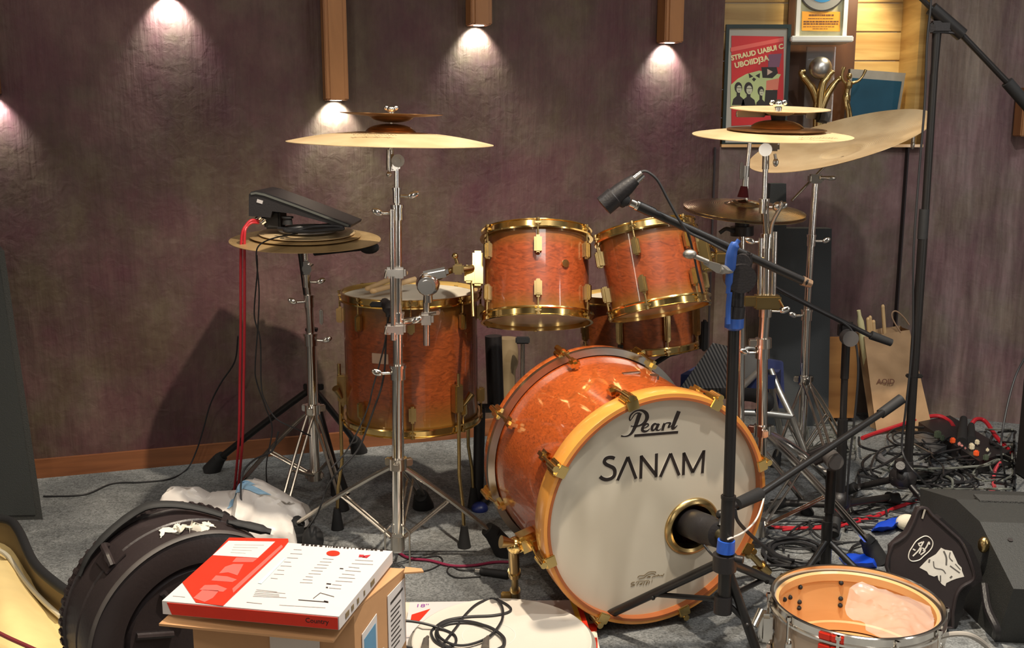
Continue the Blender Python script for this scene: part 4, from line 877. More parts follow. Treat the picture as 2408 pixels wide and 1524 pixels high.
# ---- china cymbal on the rear stand
Y8 = 3.58
root = thing('cymbal_stand', 'slim chrome stand at the back right, beneath the steeply tilted big cymbal', 'stand', (pt(1885, 1090, Y8).x, Y8, 0))
column(root, [(1918, 432, .012), (1908, 560, .0115), (1897, 735, .0145), (1884, 1080, .0145)], Y8, M['chrome'])
b = B(); b.box(pt(1918, 420, Y8), (.05, .035, .03), bevel=.006); b.cyl(pt(1930, 418, Y8-.02), pt(1952, 418, Y8-.03), .006); b.ball(pt(1955, 419, Y8-.03), .014, (1.3, .4, .6)); part('boom_joint', b, M['chrome_d'], root)
b = B(); b.cyl(pt(1862, 472, Y8), pt(1948, 382, Y8+.06), .005); b.ball(pt(1948, 384, Y8+.06), .012); part('boom_arm', b, M['chrome_d'], root)
hub = pt(1892, 893, Y8); hubpart(root, hub, .015, M['chrome']); bot = pt(1886, 1070, Y8); bot.z = .06
for fx, fy in ((1985, 1050), (1985, 1195), (1822, 1085)):
    leg_pair(root, hub, fl(fx, fy, .02), M['chrome_d'], bot, bow=.07, frac=.55)
t, Mc = cymbal('big steeply tilted china cymbal at the back right, in front of the niche', pt(1972, 330, Y8), .312, M['cym'], back=-8, roll=-18.5, bow=.14, bh=.03, bell=.2, inv=True)
b = B(); q = Mc @ Vector((.26, 0, .04)); b.cyl(q, q-Vector((0, 0, .05)), .006); b.ball(q-Vector((0, 0, .06)), .010, (.7, .7, 1.6)); nutp = part('rivet_tassel', b, M['chrome_d'], t)
# ================================================================== MICROPHONE STANDS AND CABLES
def cable(label, pts, r, m, group=None, cat='cable', name='cable', smooth=8, kind=None):
    b = B(); b.tube(pts, r, 8, smooth=smooth); return solo(name, b, m, label, cat, group, kind=kind)
# ---- stand 3: black boom stand with blue levers in front of the bass drum
Y3 = 2.10
root = thing('microphone_stand', 'black boom stand with blue levers, standing in front of the bass drum', 'mic stand', (pt(1697, 1450, Y3).x, Y3, 0))
b = B(); b.cyl(pt(1735, 640, Y3), pt(1732, 720, Y3), .0150, seg=20); b.cyl(pt(1732, 720, Y3), pt(1727, 762, Y3), .0185, seg=20); part('clutch_sleeve', b, M['plastic'], root)
b = B(); b.cyl(pt(1727, 748, Y3), pt(1726, 770, Y3), .0200, seg=20); b.ball(pt(1726, 768, Y3), .0195, (1, 1, .5)); part('blue_collar', b, M['bluelever'], root, 'blue height collar')
b = B(); b.cyl(pt(1726, 765, Y3), pt(1713, 1175, Y3), .0120, seg=20); part('tube', b, M['black'], root)
b = B(); b.cyl(pt(1713, 1165, Y3), pt(1702, 1440, Y3), .0150, seg=20); b.cyl(pt(1713, 1166, Y3), pt(1713, 1172, Y3), .0165, seg=20); part('tube', b, M['black'], root)
b = B(); b.cyl(pt(1708, 1270, Y3), pt(1706, 1298, Y3), .0190, .0200, 20); part('tape_wrap', b, M['bluetape'], root, 'wrap of blue tape')
hub = pt(1704, 1318, Y3); b = B(); b.cyl(hub-Vector((0, 0, .022)), hub+Vector((0, 0, .014)), .026, seg=20); b.cyl(hub+Vector((.02, -.012, .01)), hub+Vector((.036, -.02, .01)), .008); part('leg_hub', b, M['plastic'], root)
bot = pt(1700, 1420, Y3)
if bot.z < .06: bot.z = .06
for (fx, fy) in ((1396, 1462), (1800, 1590), (1875, 1392)):
    foot = fl(fx, fy, .012); b = B(); b.tube([hub, foot], .0105, 12); lg = part('leg', b, M['black'], root)
    b = B(); d = (foot-hub).normalized(); b.cyl(foot-d*.05, foot+d*.01, .013, .014, 12); part('rubber_foot', b, M['rubber'], lg)
    b = B(); b.tube([bot+Vector((0, 0, .01)), hub.lerp(foot, .52)], .0062, 8); b.ball(hub.lerp(foot, .52)+Vector((0, -.01, -.004)), .006); part('strut', b, M['black'], lg)
b = B(); b.cyl(bot-Vector((0, 0, .02)), bot+Vector((0, 0, .02)), .020); part('strut_hub', b, M['plastic'], root)
q = pt(1738, 640, Y3); b = B(); b.cyl(q+Vector((0, -.03, -.01)), q+Vector((0, .02, -.01)), .030, seg=28); b.cyl(q+Vector((0, -.018, .02)), q+Vector((.012, .016, .02)), .019, seg=20); b.box(q+Vector((.018, .0, 0)), (.010, .035, .085), bevel=.004); part('boom_clamp', b, M['plastic'], root)
b = B(); b.tube([pt(1712, 690, Y3-.03), pt(1716, 640, Y3-.035), pt(1722, 590, Y3-.04), pt(1738, 564, Y3-.04)], [.005, .008, .012, .011, .005], 12, smooth=6, flat=.5); part('lever', b, M['bluelever'], root, 'blue boom lever')
b = B(); b.tube([pt(1712, 762, Y3-.025), pt(1713, 720, Y3-.025), pt(1716, 688, Y3-.03)], .0055, 10, smooth=4, flat=.6); part('lever', b, M['bluelever'], root, 'blue height lever')
b = B(); b.cyl(pt(1718, 636, Y3-.03), pt(1690, 632, Y3-.045), .009); b.slab([pt(x, y, Y3-.05) for x, y in ((1695, 622), (1660, 612), (1648, 604), (1655, 622), (1685, 642), (1700, 645), (1716, 640))], (0, 1, 0), .012); b.ball(pt(1622, 598, Y3-.05), .011, (1.3, 1, .9)); b.cyl(pt(1622, 598, Y3-.05), pt(1665, 616, Y3-.048), .005); part('tension_handle', b, simple('grey_zinc', (.34, .32, .29), .38, .8), root)
bo0 = pt(1500, 484, Y3-.02); bo1 = pt(1896, 664, Y3+.03)
b = B(); b.cyl(bo0, bo1, .0088, seg=18); b.cyl(bo0, bo0.lerp(bo1, .09), .0108, seg=18); bm_ = part('boom', b, M['black'], root)
b = B(); b.cyl(pt(1886, 660, Y3+.03), pt(1907, 668, Y3+.033), .0105, .0085, 16); part('boom_end', b, simple('worn_brass_end', (.34, .22, .14), .4, .6), bm_)
b = B(); b.cyl(pt(1500, 484, Y3-.02), pt(1482, 476, Y3-.022), .0085); b.cyl(pt(1494, 481, Y3-.021), pt(1500, 484, Y3-.02), .0105); part('threaded_tip', b, M['chrome_d'], bm_)
# boom microphone
t = thing('microphone', 'black drum microphone in its clip at the tip of the blue-levered boom', 'microphone', pt(1450, 460, Y3-.03))
ax0 = pt(1494, 422, Y3-.03); ax1 = pt(1418, 486, Y3-.03); b = B()
b.tube([ax0, ax0.lerp(ax1, .25), ax0.lerp(ax1, .45), ax0.lerp(ax1, .62), ax0.lerp(ax1, .64), ax0.lerp(ax1, .98), ax1], [.012, .0165, .0185, .0195, .0215, .0215, .013], 16); part('body', b, M['plastic'], t)
b = B(); b.cyl(ax0+(ax0-ax1).normalized()*.018, ax0, .0095, .011, 16); part('connector', b, M['chrome'], t)
b = B(); b.tube([pt(1476, 474, Y3-.022), pt(1466, 470, Y3-.026), pt(1458, 462, Y3-.03)], [.010, .016, .014], 12, smooth=3); part('clip', b, M['rubber'], t)
cable('thin black cable arching from the boom microphone down to its boom', [pt(1500, 414, Y3-.03), pt(1506, 405, Y3-.03), pt(1522, 404, Y3-.03), pt(1546, 424, Y3-.03), pt(1570, 468, Y3-.03), pt(1596, 515, Y3-.03), pt(1618, 545, Y3-.02), pt(1660, 566, Y3-.02), pt(1708, 592, Y3-.02)], .0028, M['cable_b'])
cable('thin black cable hanging from the boom past the right rack tom', [pt(1616, 545, Y3-.012), pt(1628, 585, Y3), pt(1640, 640, Y3), pt(1652, 690, Y3)], .0022, M['cable_b'])
# ---- stand 6: overhead boom stand behind, with its counterweight end at the right
Y6 = 3.05
root = thing('microphone_stand', 'black boom stand between the bag and the chrome stands, its grip pointing down right', 'mic stand', (pt(1978, 1200, Y6).x, Y6, 0))
b = B(); b.cyl(pt(1990, 800, Y6), pt(1986, 890, Y6), .0125, seg=16); b.cyl(pt(1986, 890, Y6), pt(1982, 1000, Y6), .0105, seg=16); b.cyl(pt(1982, 985, Y6), pt(1974, 1195, Y6), .0155, seg=16); part('tube', b, M['black'], root)
q = pt(1992, 792, Y6-.03); b = B(); b.cyl(q-Vector((0, .035, 0)), q+Vector((0, .0, 0)), .024, seg=24); part('clamp_knob', b, M['knob'], root); b = B(); b.box(pt(1990, 776, Y6), (.05, .03, .05), bevel=.008); part('boom_clamp', b, M['plastic'], root)
b = B(); b.cyl(pt(1752, 642, Y6-.03), pt(2060, 796, Y6-.01), .0078, seg=14); bo = part('boom', b, M['black'], root)
b = B(); b.cyl(pt(2048, 788, Y6-.01), pt(2096, 806, Y6-.01), .0135, .0115, 16); part('grip', b, M['rubber'], bo)
cable('black cable clipped along the lower boom and hanging down its post', [pt(1790, 655, Y6-.05), pt(1850, 690, Y6-.05), pt(1930, 732, Y6-.05), pt(1985, 760, Y6-.055), pt(2008, 790, Y6-.06), pt(2018, 860, Y6-.06), pt(2012, 960, Y6-.05), pt(1998, 1080, Y6-.05), pt(1990, 1190, Y6-.04)], .0035, M['cable_b'])
hub = pt(1974, 1176, Y6); hub.z = .07; b = B(); b.ball(hub, .035, (1, 1, 1.1)); part('leg_hub', b, M['plastic'], root)
for (fx, fy) in ((1812, 1196), (2110, 1180), (1960, 1260)):
    f = fl(fx, fy, .016); b = B(); b.tube([hub+Vector((0, 0, -.01)), f+Vector((0, 0, .02))], .0115, 12); lg = part('leg', b, M['black'], root); d = (f-hub).normalized()
    b = B(); b.cyl(f-d*.05+Vector((0, 0, .018)), f+Vector((0, 0, .004)), .0165, .0165, 12); part('rubber_foot', b, M['rubber'], lg)
# ---- stand 7: low boom stand for the bass drum microphone
Y7 = 2.62
root = thing('microphone_stand', 'low black boom stand reaching to the bass drum port, grip raised beside the paper bag', 'mic stand', (pt(1942, 1380, Y7).x, Y7, 0))
b = B(); b.cyl(pt(1956, 1105, Y7), pt(1950, 1205, Y7), .0135, seg=16); b.cyl(pt(1950, 1205, Y7), pt(1944, 1262, Y7), .0105, seg=16); b.cyl(pt(1945, 1225, Y7), pt(1940, 1380, Y7), .0145, seg=16); part('tube', b, M['black'], root)
q = pt(1964, 1087, Y7-.06); b = B(); b.cyl(q, q+Vector((0, .04, 0)), .023, seg=24); b.cyl(q-Vector((0, .006, 0)), q, .019, seg=24); part('clamp_knob', b, M['knob'], root); b = B(); b.box(pt(1930, 1070, Y7-.01), (.07, .03, .04), Matrix.Rotation(-.45, 3, 'Y'), bevel=.01); part('boom_clamp', b, M['plastic'], root)
b = B(); b.cyl(pt(2078, 968, Y7+.03), pt(1772, 1172, 2.37), .0092, seg=16); bo = part('boom', b, M['black'], root)
b = B(); b.cyl(pt(2120, 938, Y7+.05), pt(2070, 974, Y7+.03), .0145, .0135, 16); part('grip', b, M['rubber'], bo)
b = B(); b.cyl(pt(1785, 1162, 2.38), pt(1732, 1186, 2.30), .0165, .0145, 16); part('rubber_sleeve', b, M['rubber'], bo)
b = B(); b.tube([pt(1735, 1186, 2.30), pt(1712, 1200, 2.30), pt(1702, 1222, 2.27)], .009, 10, smooth=4); part('swivel', b, M['plastic'], bo)
hub = pt(1941, 1340, Y7)
for (fx, fy) in ((1830, 1440), (2075, 1400), (1935, 1325)):
    f = fl(fx, fy, .012); b = B(); b.tube([Vector((hub.x, hub.y, .12)), f], .009, 10); lg = part('leg', b, M['black'], root)
    b = B(); b.cyl(f+(Vector((hub.x, hub.y, .12))-f)*.1, f, .012); part('rubber_foot', b, M['rubber'], lg)
# ---- bass drum microphone in the port
t = thing('microphone', 'fat black bass drum microphone poking into the gold-ringed port', 'microphone', pt(1660, 1240, 2.3))
a0 = pt(1692, 1258, 2.25); a1 = pt(1612, 1226, 2.40); d = (a1-a0).normalized()
b = B(); b.tube([a0-d*.004, a0, a0.lerp(a1, .3), a0.lerp(a1, .32), a0.lerp(a1, .92), a1], [.019, .031, .034, .0365, .0365, .031], 28); part('body', b, M['plastic'], t)
b = B(); b.cyl(a0-d*.032, a0, .0125, .016, 16); part('connector', b, simple('dark_brass', (.22, .19, .11), .3, .9), t)
b = B(); q = pt(1694, 1210, 2.27); b.ball(q, .011); b.cyl(pt(1698, 1216, 2.27), a0+Vector((0, 0, .02)), .008); part('yoke', b, M['black'], t)
cable('thick black cable curving from the blue-taped stand around to the floor', [pt(1728, 1196, 2.2), pt(1735, 1225, 2.2), pt(1765, 1258, 2.25), pt(1802, 1290, 2.35), pt(1830, 1310, 2.45), fl(1875, 1318, .006), fl(1930, 1322, .006)], .0042, M['cable_b'])
cable('thin white cable curving from the blue tape up to the right bass drum hoop', [pt(1712, 1268, 2.07), pt(1748, 1252, 2.15), pt(1778, 1222, 2.25), pt(1794, 1180, 2.35), pt(1800, 1150, 2.43)], .0022, M['cable_w'])
cable('short black cable under the bass drum microphone', [pt(1655, 1282, 2.22), pt(1672, 1302, 2.2), pt(1690, 1318, 2.13)], .0028, M['cable_b'])
# ---- stand 5: tall boom stand at the right
Y5 = 3.12
root = thing('microphone_stand', 'tall slim black boom stand at the right, its boom sloping off the right edge', 'mic stand', (pt(2125, 1190, Y5).x, Y5, 0))
b = B(); b.cyl(pt(2203, 75, Y5), pt(2196, 180, Y5), .0135, .0105, 16); b.cyl(pt(2196, 175, Y5), pt(2172, 560, Y5), .0115, seg=16); part('tube', b, M['black'], root)
b = B(); b.cyl(pt(2174, 492, Y5), pt(2169, 562, Y5), .0150, seg=16); part('clutch_sleeve', b, M['rubber'], root)
b = B(); b.cyl(pt(2170, 560, Y5), pt(2148, 885, Y5), .0145, seg=16); b.cyl(pt(2148, 885, Y5), pt(2134, 1110, Y5), .0135, seg=16); b.box(pt(2150, 884, Y5), (.05, .02, .012), bevel=.003); part('tube', b, M['black'], root)
b = B(); b.box(pt(2210, 64, Y5-.005), (.06, .03, .035), bevel=.006); b.cyl(pt(2190, 66, Y5-.02), pt(2190, 66, Y5+.02), .012); b.cyl(pt(2200, 74, Y5-.01), pt(2245, 78, Y5-.01), .004); part('boom_clamp', b, M['plastic'], root)
b = B(); b.cyl(pt(2140, -30, Y5), pt(2190, 20, Y5), .0075); b.cyl(pt(2190, 20, Y5), pt(2262, 82, Y5), .020, seg=18); b.cyl(pt(2262, 82, Y5), pt(2375, 200, Y5), .0090, seg=16); bo = part('boom', b, M['black'], root)
b = B(); b.cyl(pt(2368, 193, Y5), pt(2425, 258, Y5), .0175, seg=16); part('grip', b, M['rubber'], bo)
hub = pt(2124, 1108, Y5); b = B(); b.cyl(hub-Vector((0, 0, .045)), hub+Vector((0, 0, .035)), .036, .028, 24); b.ball(hub-Vector((0, 0, .02)), .043, (1, 1, .9)); b.cyl(hub+Vector((-.02, -.03, .02)), hub+Vector((-.03, -.05, .035)), .014); part('leg_hub', b, M['plastic'], root)
for (fx, fy) in ((1985, 1160), (2225, 1245), (2190, 1120)):
    f = fl(fx, fy, .014); b = B(); b.tube([hub-Vector((0, 0, .02)), f+Vector((0, 0, .01))], .0105, 12); lg = part('leg', b, M['black'], root); d = (f-hub).normalized()
    b = B(); b.cyl(f-d*.05+Vector((0, 0, .008)), f+Vector((0, 0, .004)), .0165, .0165, 12); part('rubber_foot', b, M['rubber'], lg)
cable('black cable running down beside the tall right boom stand', [pt(2190, -40, Y5-.02), pt(2188, 20, Y5-.02), pt(2180, 100, Y5-.02), pt(2174, 250, Y5-.02), pt(2160, 420, Y5-.02), pt(2148, 600, Y5-.03), pt(2146, 800, Y5-.03), pt(2130, 960, Y5-.03), pt(2122, 1060, Y5-.03), pt(2160, 1120, Y5-.1), fl(2220, 1170, .006), fl(2290, 1168, .006)], .0036, M['cable_b'])

# ================================================================== HANGING AND FLOOR CABLES, LEFT
for k, (dx, lab) in enumerate(((0, 'left one of two red cables hanging from the sampling pad'), (9, 'right one of two red cables hanging from the sampling pad'))):
    cable(lab, [pt(608, 519+k*5, 3.12), pt(592, 518+k*6, 3.10), pt(580, 528+k*6, 3.09), pt(569+dx*.7, 552, 3.08), pt(566+dx, 620, 3.08), pt(566+dx, 760, 3.08), pt(564+dx, 900, 3.08), pt(561+dx, 1040, 3.08), fl(549+dx, 1165, .006), fl(538+dx*2, 1185, .006)], .0042, M['cable_r'], 'red cables hanging from the sampling pad')
cable('thin black cable looping off the old cymbal stack, ending beside the short chrome stand', [pt(700, 549, 3.06), pt(660, 556, 3.0), pt(625, 567, 2.95), pt(606, 582, 2.93), pt(603, 610, 2.95), pt(609, 680, 3.0), pt(607, 760, 3.02), pt(600, 860, 3.04), pt(604, 900, 3.05), pt(625, 960, 3.05), pt(640, 1010, 3.05), pt(626, 1100, 3.05), fl(634, 1195, .004)], .0022, M['cable_b'])
cable('thin black cable twisting with the looped one below the old cymbal stack', [pt(604, 600, 2.97), pt(605, 640, 3.0), pt(598, 740, 3.04), pt(612, 800, 3.04), pt(614, 900, 3.04), pt(622, 940, 3.02), pt(650, 985, 3.0), pt(700, 1010, 3.0), pt(730, 1025, 3.05)], .0022, M['cable_b'])
cable('three flat black leads coiled on top of the grey pad', [pt(655, 538, 3.1), pt(700, 541, 3.06), pt(740, 534, 3.08), pt(790, 533, 3.1), pt(806, 538, 3.1), pt(770, 541, 3.08), pt(720, 545, 3.05), pt(670, 543, 3.06), pt(700, 536, 3.12), pt(780, 529, 3.14)], .006, M['cable_b'])
cable('thin black cable hanging on the wall down to the baseboard, left of the red cables', [pt(560, 790, 3.5), pt(552, 850, 3.55), pt(520, 900, 3.58), pt(495, 950, 3.6), pt(478, 1010, 3.6), pt(462, 1060, 3.6), fl(440, 1103, .004), fl(400, 1126, .004), fl(330, 1134, .004), fl(265, 1137, .004), fl(210, 1160, .004), fl(165, 1166, .004), fl(102, 1167, .004)], .0028, M['cable_b'])
cable('thin black cable hanging down the front of the floor tom from its rim microphone', [pt(915, 740, 2.74), pt(908, 790, 2.74), pt(905, 860, 2.73), pt(897, 910, 2.73), pt(880, 960, 2.73), pt(862, 1010, 2.73), pt(840, 1060, 2.72), pt(790, 1115, 2.70), pt(768, 1150, 2.75), pt(745, 1210, 2.75), fl(700, 1275, .005)], .0027, M['cable_b'], 'cables on the floor tom')
cable('second thin black cable beside the first on the floor tom front', [pt(912, 745, 2.73), pt(906, 800, 2.73), pt(894, 850, 2.72), pt(876, 915, 2.72), pt(868, 950, 2.72), pt(848, 1000, 2.72), pt(815, 1060, 2.71), pt(780, 1100, 2.69)], .0022, M['cable_b'], 'cables on the floor tom')
cable('black cable looping down from the short chrome stand over the white bag', [pt(655, 1015, 3.0), pt(640, 1060, 3.0), pt(600, 1080, 2.95), pt(572, 1110, 2.9), pt(566, 1160, 2.85), pt(572, 1215, 2.8)], .003, M['cable_b'])
t = thing('clip_microphone', 'small black clip-on microphone on the front rim of the floor tom', 'microphone', pt(912, 740, 2.78))
b = B(); b.tube([pt(905, 712, 2.82), pt(912, 722, 2.78), pt(914, 745, 2.77)], [.014, .016, .008], 12, smooth=3); part('body', b, M['plastic'], t)
b = B(); b.box(pt(892, 716, 2.80), (.05, .03, .012), bevel=.003); part('clip', b, M['rubber'], t)
# magenta cable and small lead behind the boxes
cable('dark red cable snaking on the carpet between the left stand and the bass drum', [fl(925, 1290, .005), fl(960, 1312, .005), fl(1010, 1318, .005), fl(1060, 1330, .005), fl(1110, 1330, .005), fl(1165, 1322, .005), fl(1215, 1322, .005)], .004, simple('dark_red_jacket', (.22, .012, .05), .5))
cable('thin dark looping lead on the carpet below the dark red cable', [fl(975, 1345, .003), fl(1010, 1340, .003), fl(1040, 1322, .003), fl(1030, 1308, .003), fl(990, 1312, .003), fl(955, 1308, .003)], .002, M['cable_b'])
t = thing('cable_connector', 'black plug end with a silver tip lying near the left bass drum spur', 'plug', fl(1170, 1348))
b = B(); b.cyl(fl(1130, 1343, .012), fl(1195, 1352, .012), .010, .012, 14); part('body', b, M['rubber'], t)
b = B(); b.cyl(fl(1118, 1341, .012), fl(1131, 1343, .012), .005); part('tip', b, M['chrome'], t)
cable('thin lead trailing from the black plug towards the boxes', [fl(1118, 1341, .006), fl(1080, 1340, .003), fl(1060, 1330, .003), fl(1052, 1345, .003), fl(1075, 1358, .003), fl(1130, 1356, .003)], .002, M['cable_b'])

# ================================================================== FLOOR CABLES, RIGHT
def fcable(label, P, r, m, z=None, group=None, lift=()):
    pts = []
    for k, p in enumerate(P):
        zz = (p[2] if len(p) > 2 else r*1.05); pts.append(fl(p[0], p[1], zz))
    return cable(label, pts, r, m, group)
fcable('bright red cable arching from the paper bag to the plug box', [(2028, 1030), (2060, 1018), (2110, 1002, .03), (2160, 985, .05), (2205, 978, .06), (2232, 990, .05), (2242, 1003, .05)], .0085, M['cable_r'])
fcable('bright red cable arching from the plug box to the black speaker column', [(2283, 1000, .05), (2296, 986, .07), (2318, 992, .06), (2345, 1030, .04), (2380, 1065, .02)], .0085, M['cable_r'])
fcable('pink-red cable hanging in a curve in front of the speaker column', [(2352, 1088, .03), (2340, 1105, .02), (2336, 1135), (2338, 1150), (2315, 1166), (2295, 1180)], .0065, simple('pink_red_jacket', (.62, .08, .10), .42))
fcable('red cable crossing the carpet from the blue bag to the right stand leg', [(2165, 1176), (2110, 1192), (2060, 1215), (2010, 1228), (1960, 1240), (1900, 1242), (1810, 1240)], .0055, M['cable_r'])
fcable('second red cable close behind the first on the carpet', [(2130, 1188), (2080, 1204), (2020, 1220), (1940, 1236), (1840, 1247)], .004, M['cable_r'])
# coil behind the snare shell
P = []
c0 = fl(1868, 1310)
for k in range(5*14):
    t_ = 2*PI*k/14; rr = 1+.12*math.sin(k*.37)+.10*math.sin(k*.11)
    P.append(c0+Vector((.075*rr*math.cos(t_), .085*rr*math.sin(t_), .006+.004*(k//14)+.003*math.sin(k*.9))))
cable('round coil of black cable on the carpet, right of the bass drum', P, .0048, M['cable_b'], smooth=3)
rnd = random.Random(11); b = B()
def tangle(b, cx0, cx1, cy0, cy1, n, r0, r1, hz=.05):
    for k in range(n):
        P = []; x = rnd.uniform(cx0, cx1); y = rnd.uniform(cy0, cy1); a = rnd.uniform(0, 6.28); c_ = rnd.uniform(-.8, .8)
        r = rnd.uniform(r0, r1)
        for s in range(rnd.randint(5, 10)):
            p = fl(min(max(x, cx0), cx1), min(max(y, cy0), cy1), r+rnd.uniform(0, hz)); P.append(p)
            a += c_+rnd.uniform(-.5, .5); x += math.cos(a)*rnd.uniform(28, 60); y += math.sin(a)*rnd.uniform(12, 24)
        b.tube(P, r, 6, smooth=5)
tangle(b, 2020, 2385, 1005, 1150, 26, .0035, .0055, .06)
tangle(b, 2150, 2385, 1090, 1175, 13, .003, .0055, .04)
tangle(b, 1990, 2200, 1180, 1240, 8, .003, .005, .02)
tangle(b, 1800, 2060, 1225, 1330, 10, .003, .0045, .02)
solo('cable_tangle', b, M['cable_b'], 'tangled heap of black cables on the carpet under the right wall', 'cables', kind='stuff')
b = B(); tangle(b, 2070, 2380, 1010, 1150, 10, .0025, .0045, .09); tangle(b, 1900, 2010, 1000, 1060, 8, .002, .004, .05)
solo('cable_tangle', b, simple('grey_green_jacket', (.16, .17, .15), .5), 'grey-green leads mixed in with the black cable heap', 'cables', kind='stuff')
fcable('thick grey hose-like cable lying in a curve left of the tall stand base', [(2078, 1062), (2066, 1072), (2085, 1086), (2120, 1092), (2165, 1096), (2200, 1100)], .013, simple('dark_grey_jacket', (.11, .11, .115), .5))
cable('thin black cable hanging in front of the right wall beside the speaker column', [pt(2412, 838, 3.3), pt(2390, 880, 3.25), pt(2372, 940, 3.2), pt(2358, 1010, 3.15), pt(2354, 1060, 3.1), fl(2362, 1110, .01), fl(2366, 1150, .01)], .0035, M['cable_b'])
# ================================================================== LARGE OBJECTS AT THE LEFT
# tall dark speaker at the left edge
Ysp = 3.02
A0 = fl(101, 1222); A1 = pt(10, 590, 3.10)
t = thing('loudspeaker', 'tall dark grey slab loudspeaker cut off by the left edge', 'speaker', (A0.x-.2, A0.y+.1, 0))
d_ = Vector((-1, -.05, 0)).normalized(); up = (A1-A0)
b = B(); b.slab([A0, A0+d_*.42, A0+d_*.42+up, A1], (-.5, .86, 0), .17); part('cabinet', b, M['spk'], t, smooth=False)
b = B(); b.slab([A0+d_*.02+up*.02-Vector((0, .004, 0)), A0+d_*.40+up*.02-Vector((0, .004, 0)), A0+d_*.40+up*.985-Vector((0, .004, 0)), A0+d_*.02+up*.985-Vector((0, .004, 0))], (0, 1, 0), .004); part('grille', b, simple('dark_grille_cloth', (.03, .033, .032), .85, bump=.4, bscale=400), t, smooth=False)
# open case with pale lining, lower left corner
t = thing('instrument_case', 'open black case with a brightly lit pale yellow lining, lower left corner', 'case', fl(40, 1500))
outer = [(-60, 1215), (15, 1222), (44, 1248), (80, 1324), (136, 1376), (175, 1402), (200, 1440), (205, 1600), (-60, 1600)]
inner = [(-60, 1270), (0, 1282), (30, 1302), (70, 1362), (110, 1405), (148, 1442), (160, 1600), (-60, 1600)]
b = B(); P = [fl(x, y, .13) for x, y in outer]; b.tube([p for p in P[:7]], .012, 10, smooth=5); rm = part('rim', b, M['rubber'], t)
b = B()
bmv = b.bm; oo = catmull([fl(x, y, .13) for x, y in outer[:7]], 5); ii = catmull([fl(x, y, .05) for x, y in inner[:6]]+[fl(150, 1480, .05)], 5); n = min(len(oo), len(ii)); f0 = catmull([fl(x, y, .13) for x, y in outer[:7]], 5)
va = [bmv.verts.new(p) for p in oo[:n]]; vb = [bmv.verts.new(p) for p in ii[:n]]; vc = [bmv.verts.new(Vector((p.x, p.y, 0))) for p in f0[:n]]
for k in range(n-1): bmv.faces.new((va[k], va[k+1], vb[k+1], vb[k])); bmv.faces.new((va[k], vc[k], vc[k+1], va[k+1]))
part('side_wall', b, simple('dark_ochre_lining', (.16, .11, .045), .7), t)
b = B(); b.slab([fl(x, y, .045) for x, y in inner], (0, 0, 1), .012); ln = part('lining', b, M['lining'], t)
b = B()
def lin(u, v):
    x = -70+u*(205-40*abs(v-.5)); y = 1300+v*230
    lim = 30+(y-1300)*0.62 if y > 1300 else 30
    x = -70+u*(lim+70); z = .06+.055*math.sin(PI*min(1, u*.98))*(0.5+.5*math.sin(PI*v))
    return fl(x, y+18, z)
b.grid(lin, 16, 16); part('cushion', b, M['lining'], ln)
b = B(); b.tube([fl(x, y, .075) for x, y in ((-10, 1290), (20, 1310), (60, 1368), (100, 1412), (142, 1450))], .006, 8, smooth=5); part('piping', b, simple('cream_piping', (.6, .55, .42), .7), t)
cable('dark red cable crossing the lower left corner of the photo', [fl(-20, 1480, .14), fl(20, 1500, .14), fl(60, 1518, .14), fl(120, 1545, .14)], .0045, simple('maroon_jacket', (.2, .03, .035), .5))
# round black drum case standing on edge
nc = Vector((math.sin(math.radians(38)), -math.cos(math.radians(38)), -.02)).normalized()
RC = .212; TC = .19
fc = pt(462, 1400, 1.90); fc.z = RC+.005
Rc = frame(nc); MC = mat4(fc, Rc)
t = thing('drum_case', 'round black moulded drum case standing on its edge behind the cardboard box', 'case', (fc.x-nc.x*TC/2, fc.y-nc.y*TC/2, 0))
b = B(); b.lathe([(0, -.012), (RC*.62, -.012), (RC*.66, -.022), (RC*.70, -.004), (RC*.93, 0), (RC*.985, -.006), (RC, -.018), (RC, -.075), (RC*.985, -.078), (RC*.985, -.084), (RC, -.087), (RC*1.0, -TC+.03), (RC*1.02, -TC+.028), (RC*1.02, -TC+.008), (RC*.99, -TC), (0, -TC)], MC, 96); body = part('shell', b, M['case'], t)
b = B(); b.lathe([(RC*.985, .001), (RC*1.003, -.003), (RC*1.005, -.009), (RC*.985, -.004)], MC, 96, closed=True); part('lid_edge', b, simple('scuffed_case_edge', (.06, .052, .05), .55, var=.8, vscale=14), t)
for k in range(46):
    pass
b = B()
for k in range(64):
    a = 2*PI*k/64; R3 = Rc @ Matrix.Rotation(a, 3, 'Z'); b.box(MC @ Vector((RC*1.018*math.cos(a), RC*1.018*math.sin(a), -TC+.018)), (.008, .012, .02), R3, bevel=.002)
part('ribbed_edge', b, M['case'], t)
for a in (.5, 1.57+.55, 2.9, 4.0):
    b = B(); p0 = MC @ Vector((.05*math.cos(a), .05*math.sin(a), -.008)); p1 = MC @ Vector((RC*.58*math.cos(a), RC*.58*math.sin(a), -.008)); b.tube([p0, p1], .007, 8); part('moulded_rib', b, M['case'], t)
def onrim(a, z, o=0.0): return MC @ Vector(((RC+o)*math.cos(a), (RC+o)*math.sin(a), z))
b = B()
for zz, a0 in ((-.15, 0), ):
    b.tube([onrim(2.55, zz, .004), onrim(2.35, zz, .012), onrim(2.1, zz, .016), onrim(1.85, zz, .022), onrim(1.7, zz+.01, .026), onrim(1.5, zz+.02, .018), onrim(1.3, zz+.04, .012), onrim(1.12, zz+.06, .010)], [.008, .010, .013, .014, .013, .013, .011, .010], 10, smooth=5, flat=.5)
part('strap', b, M['rubber'], t)
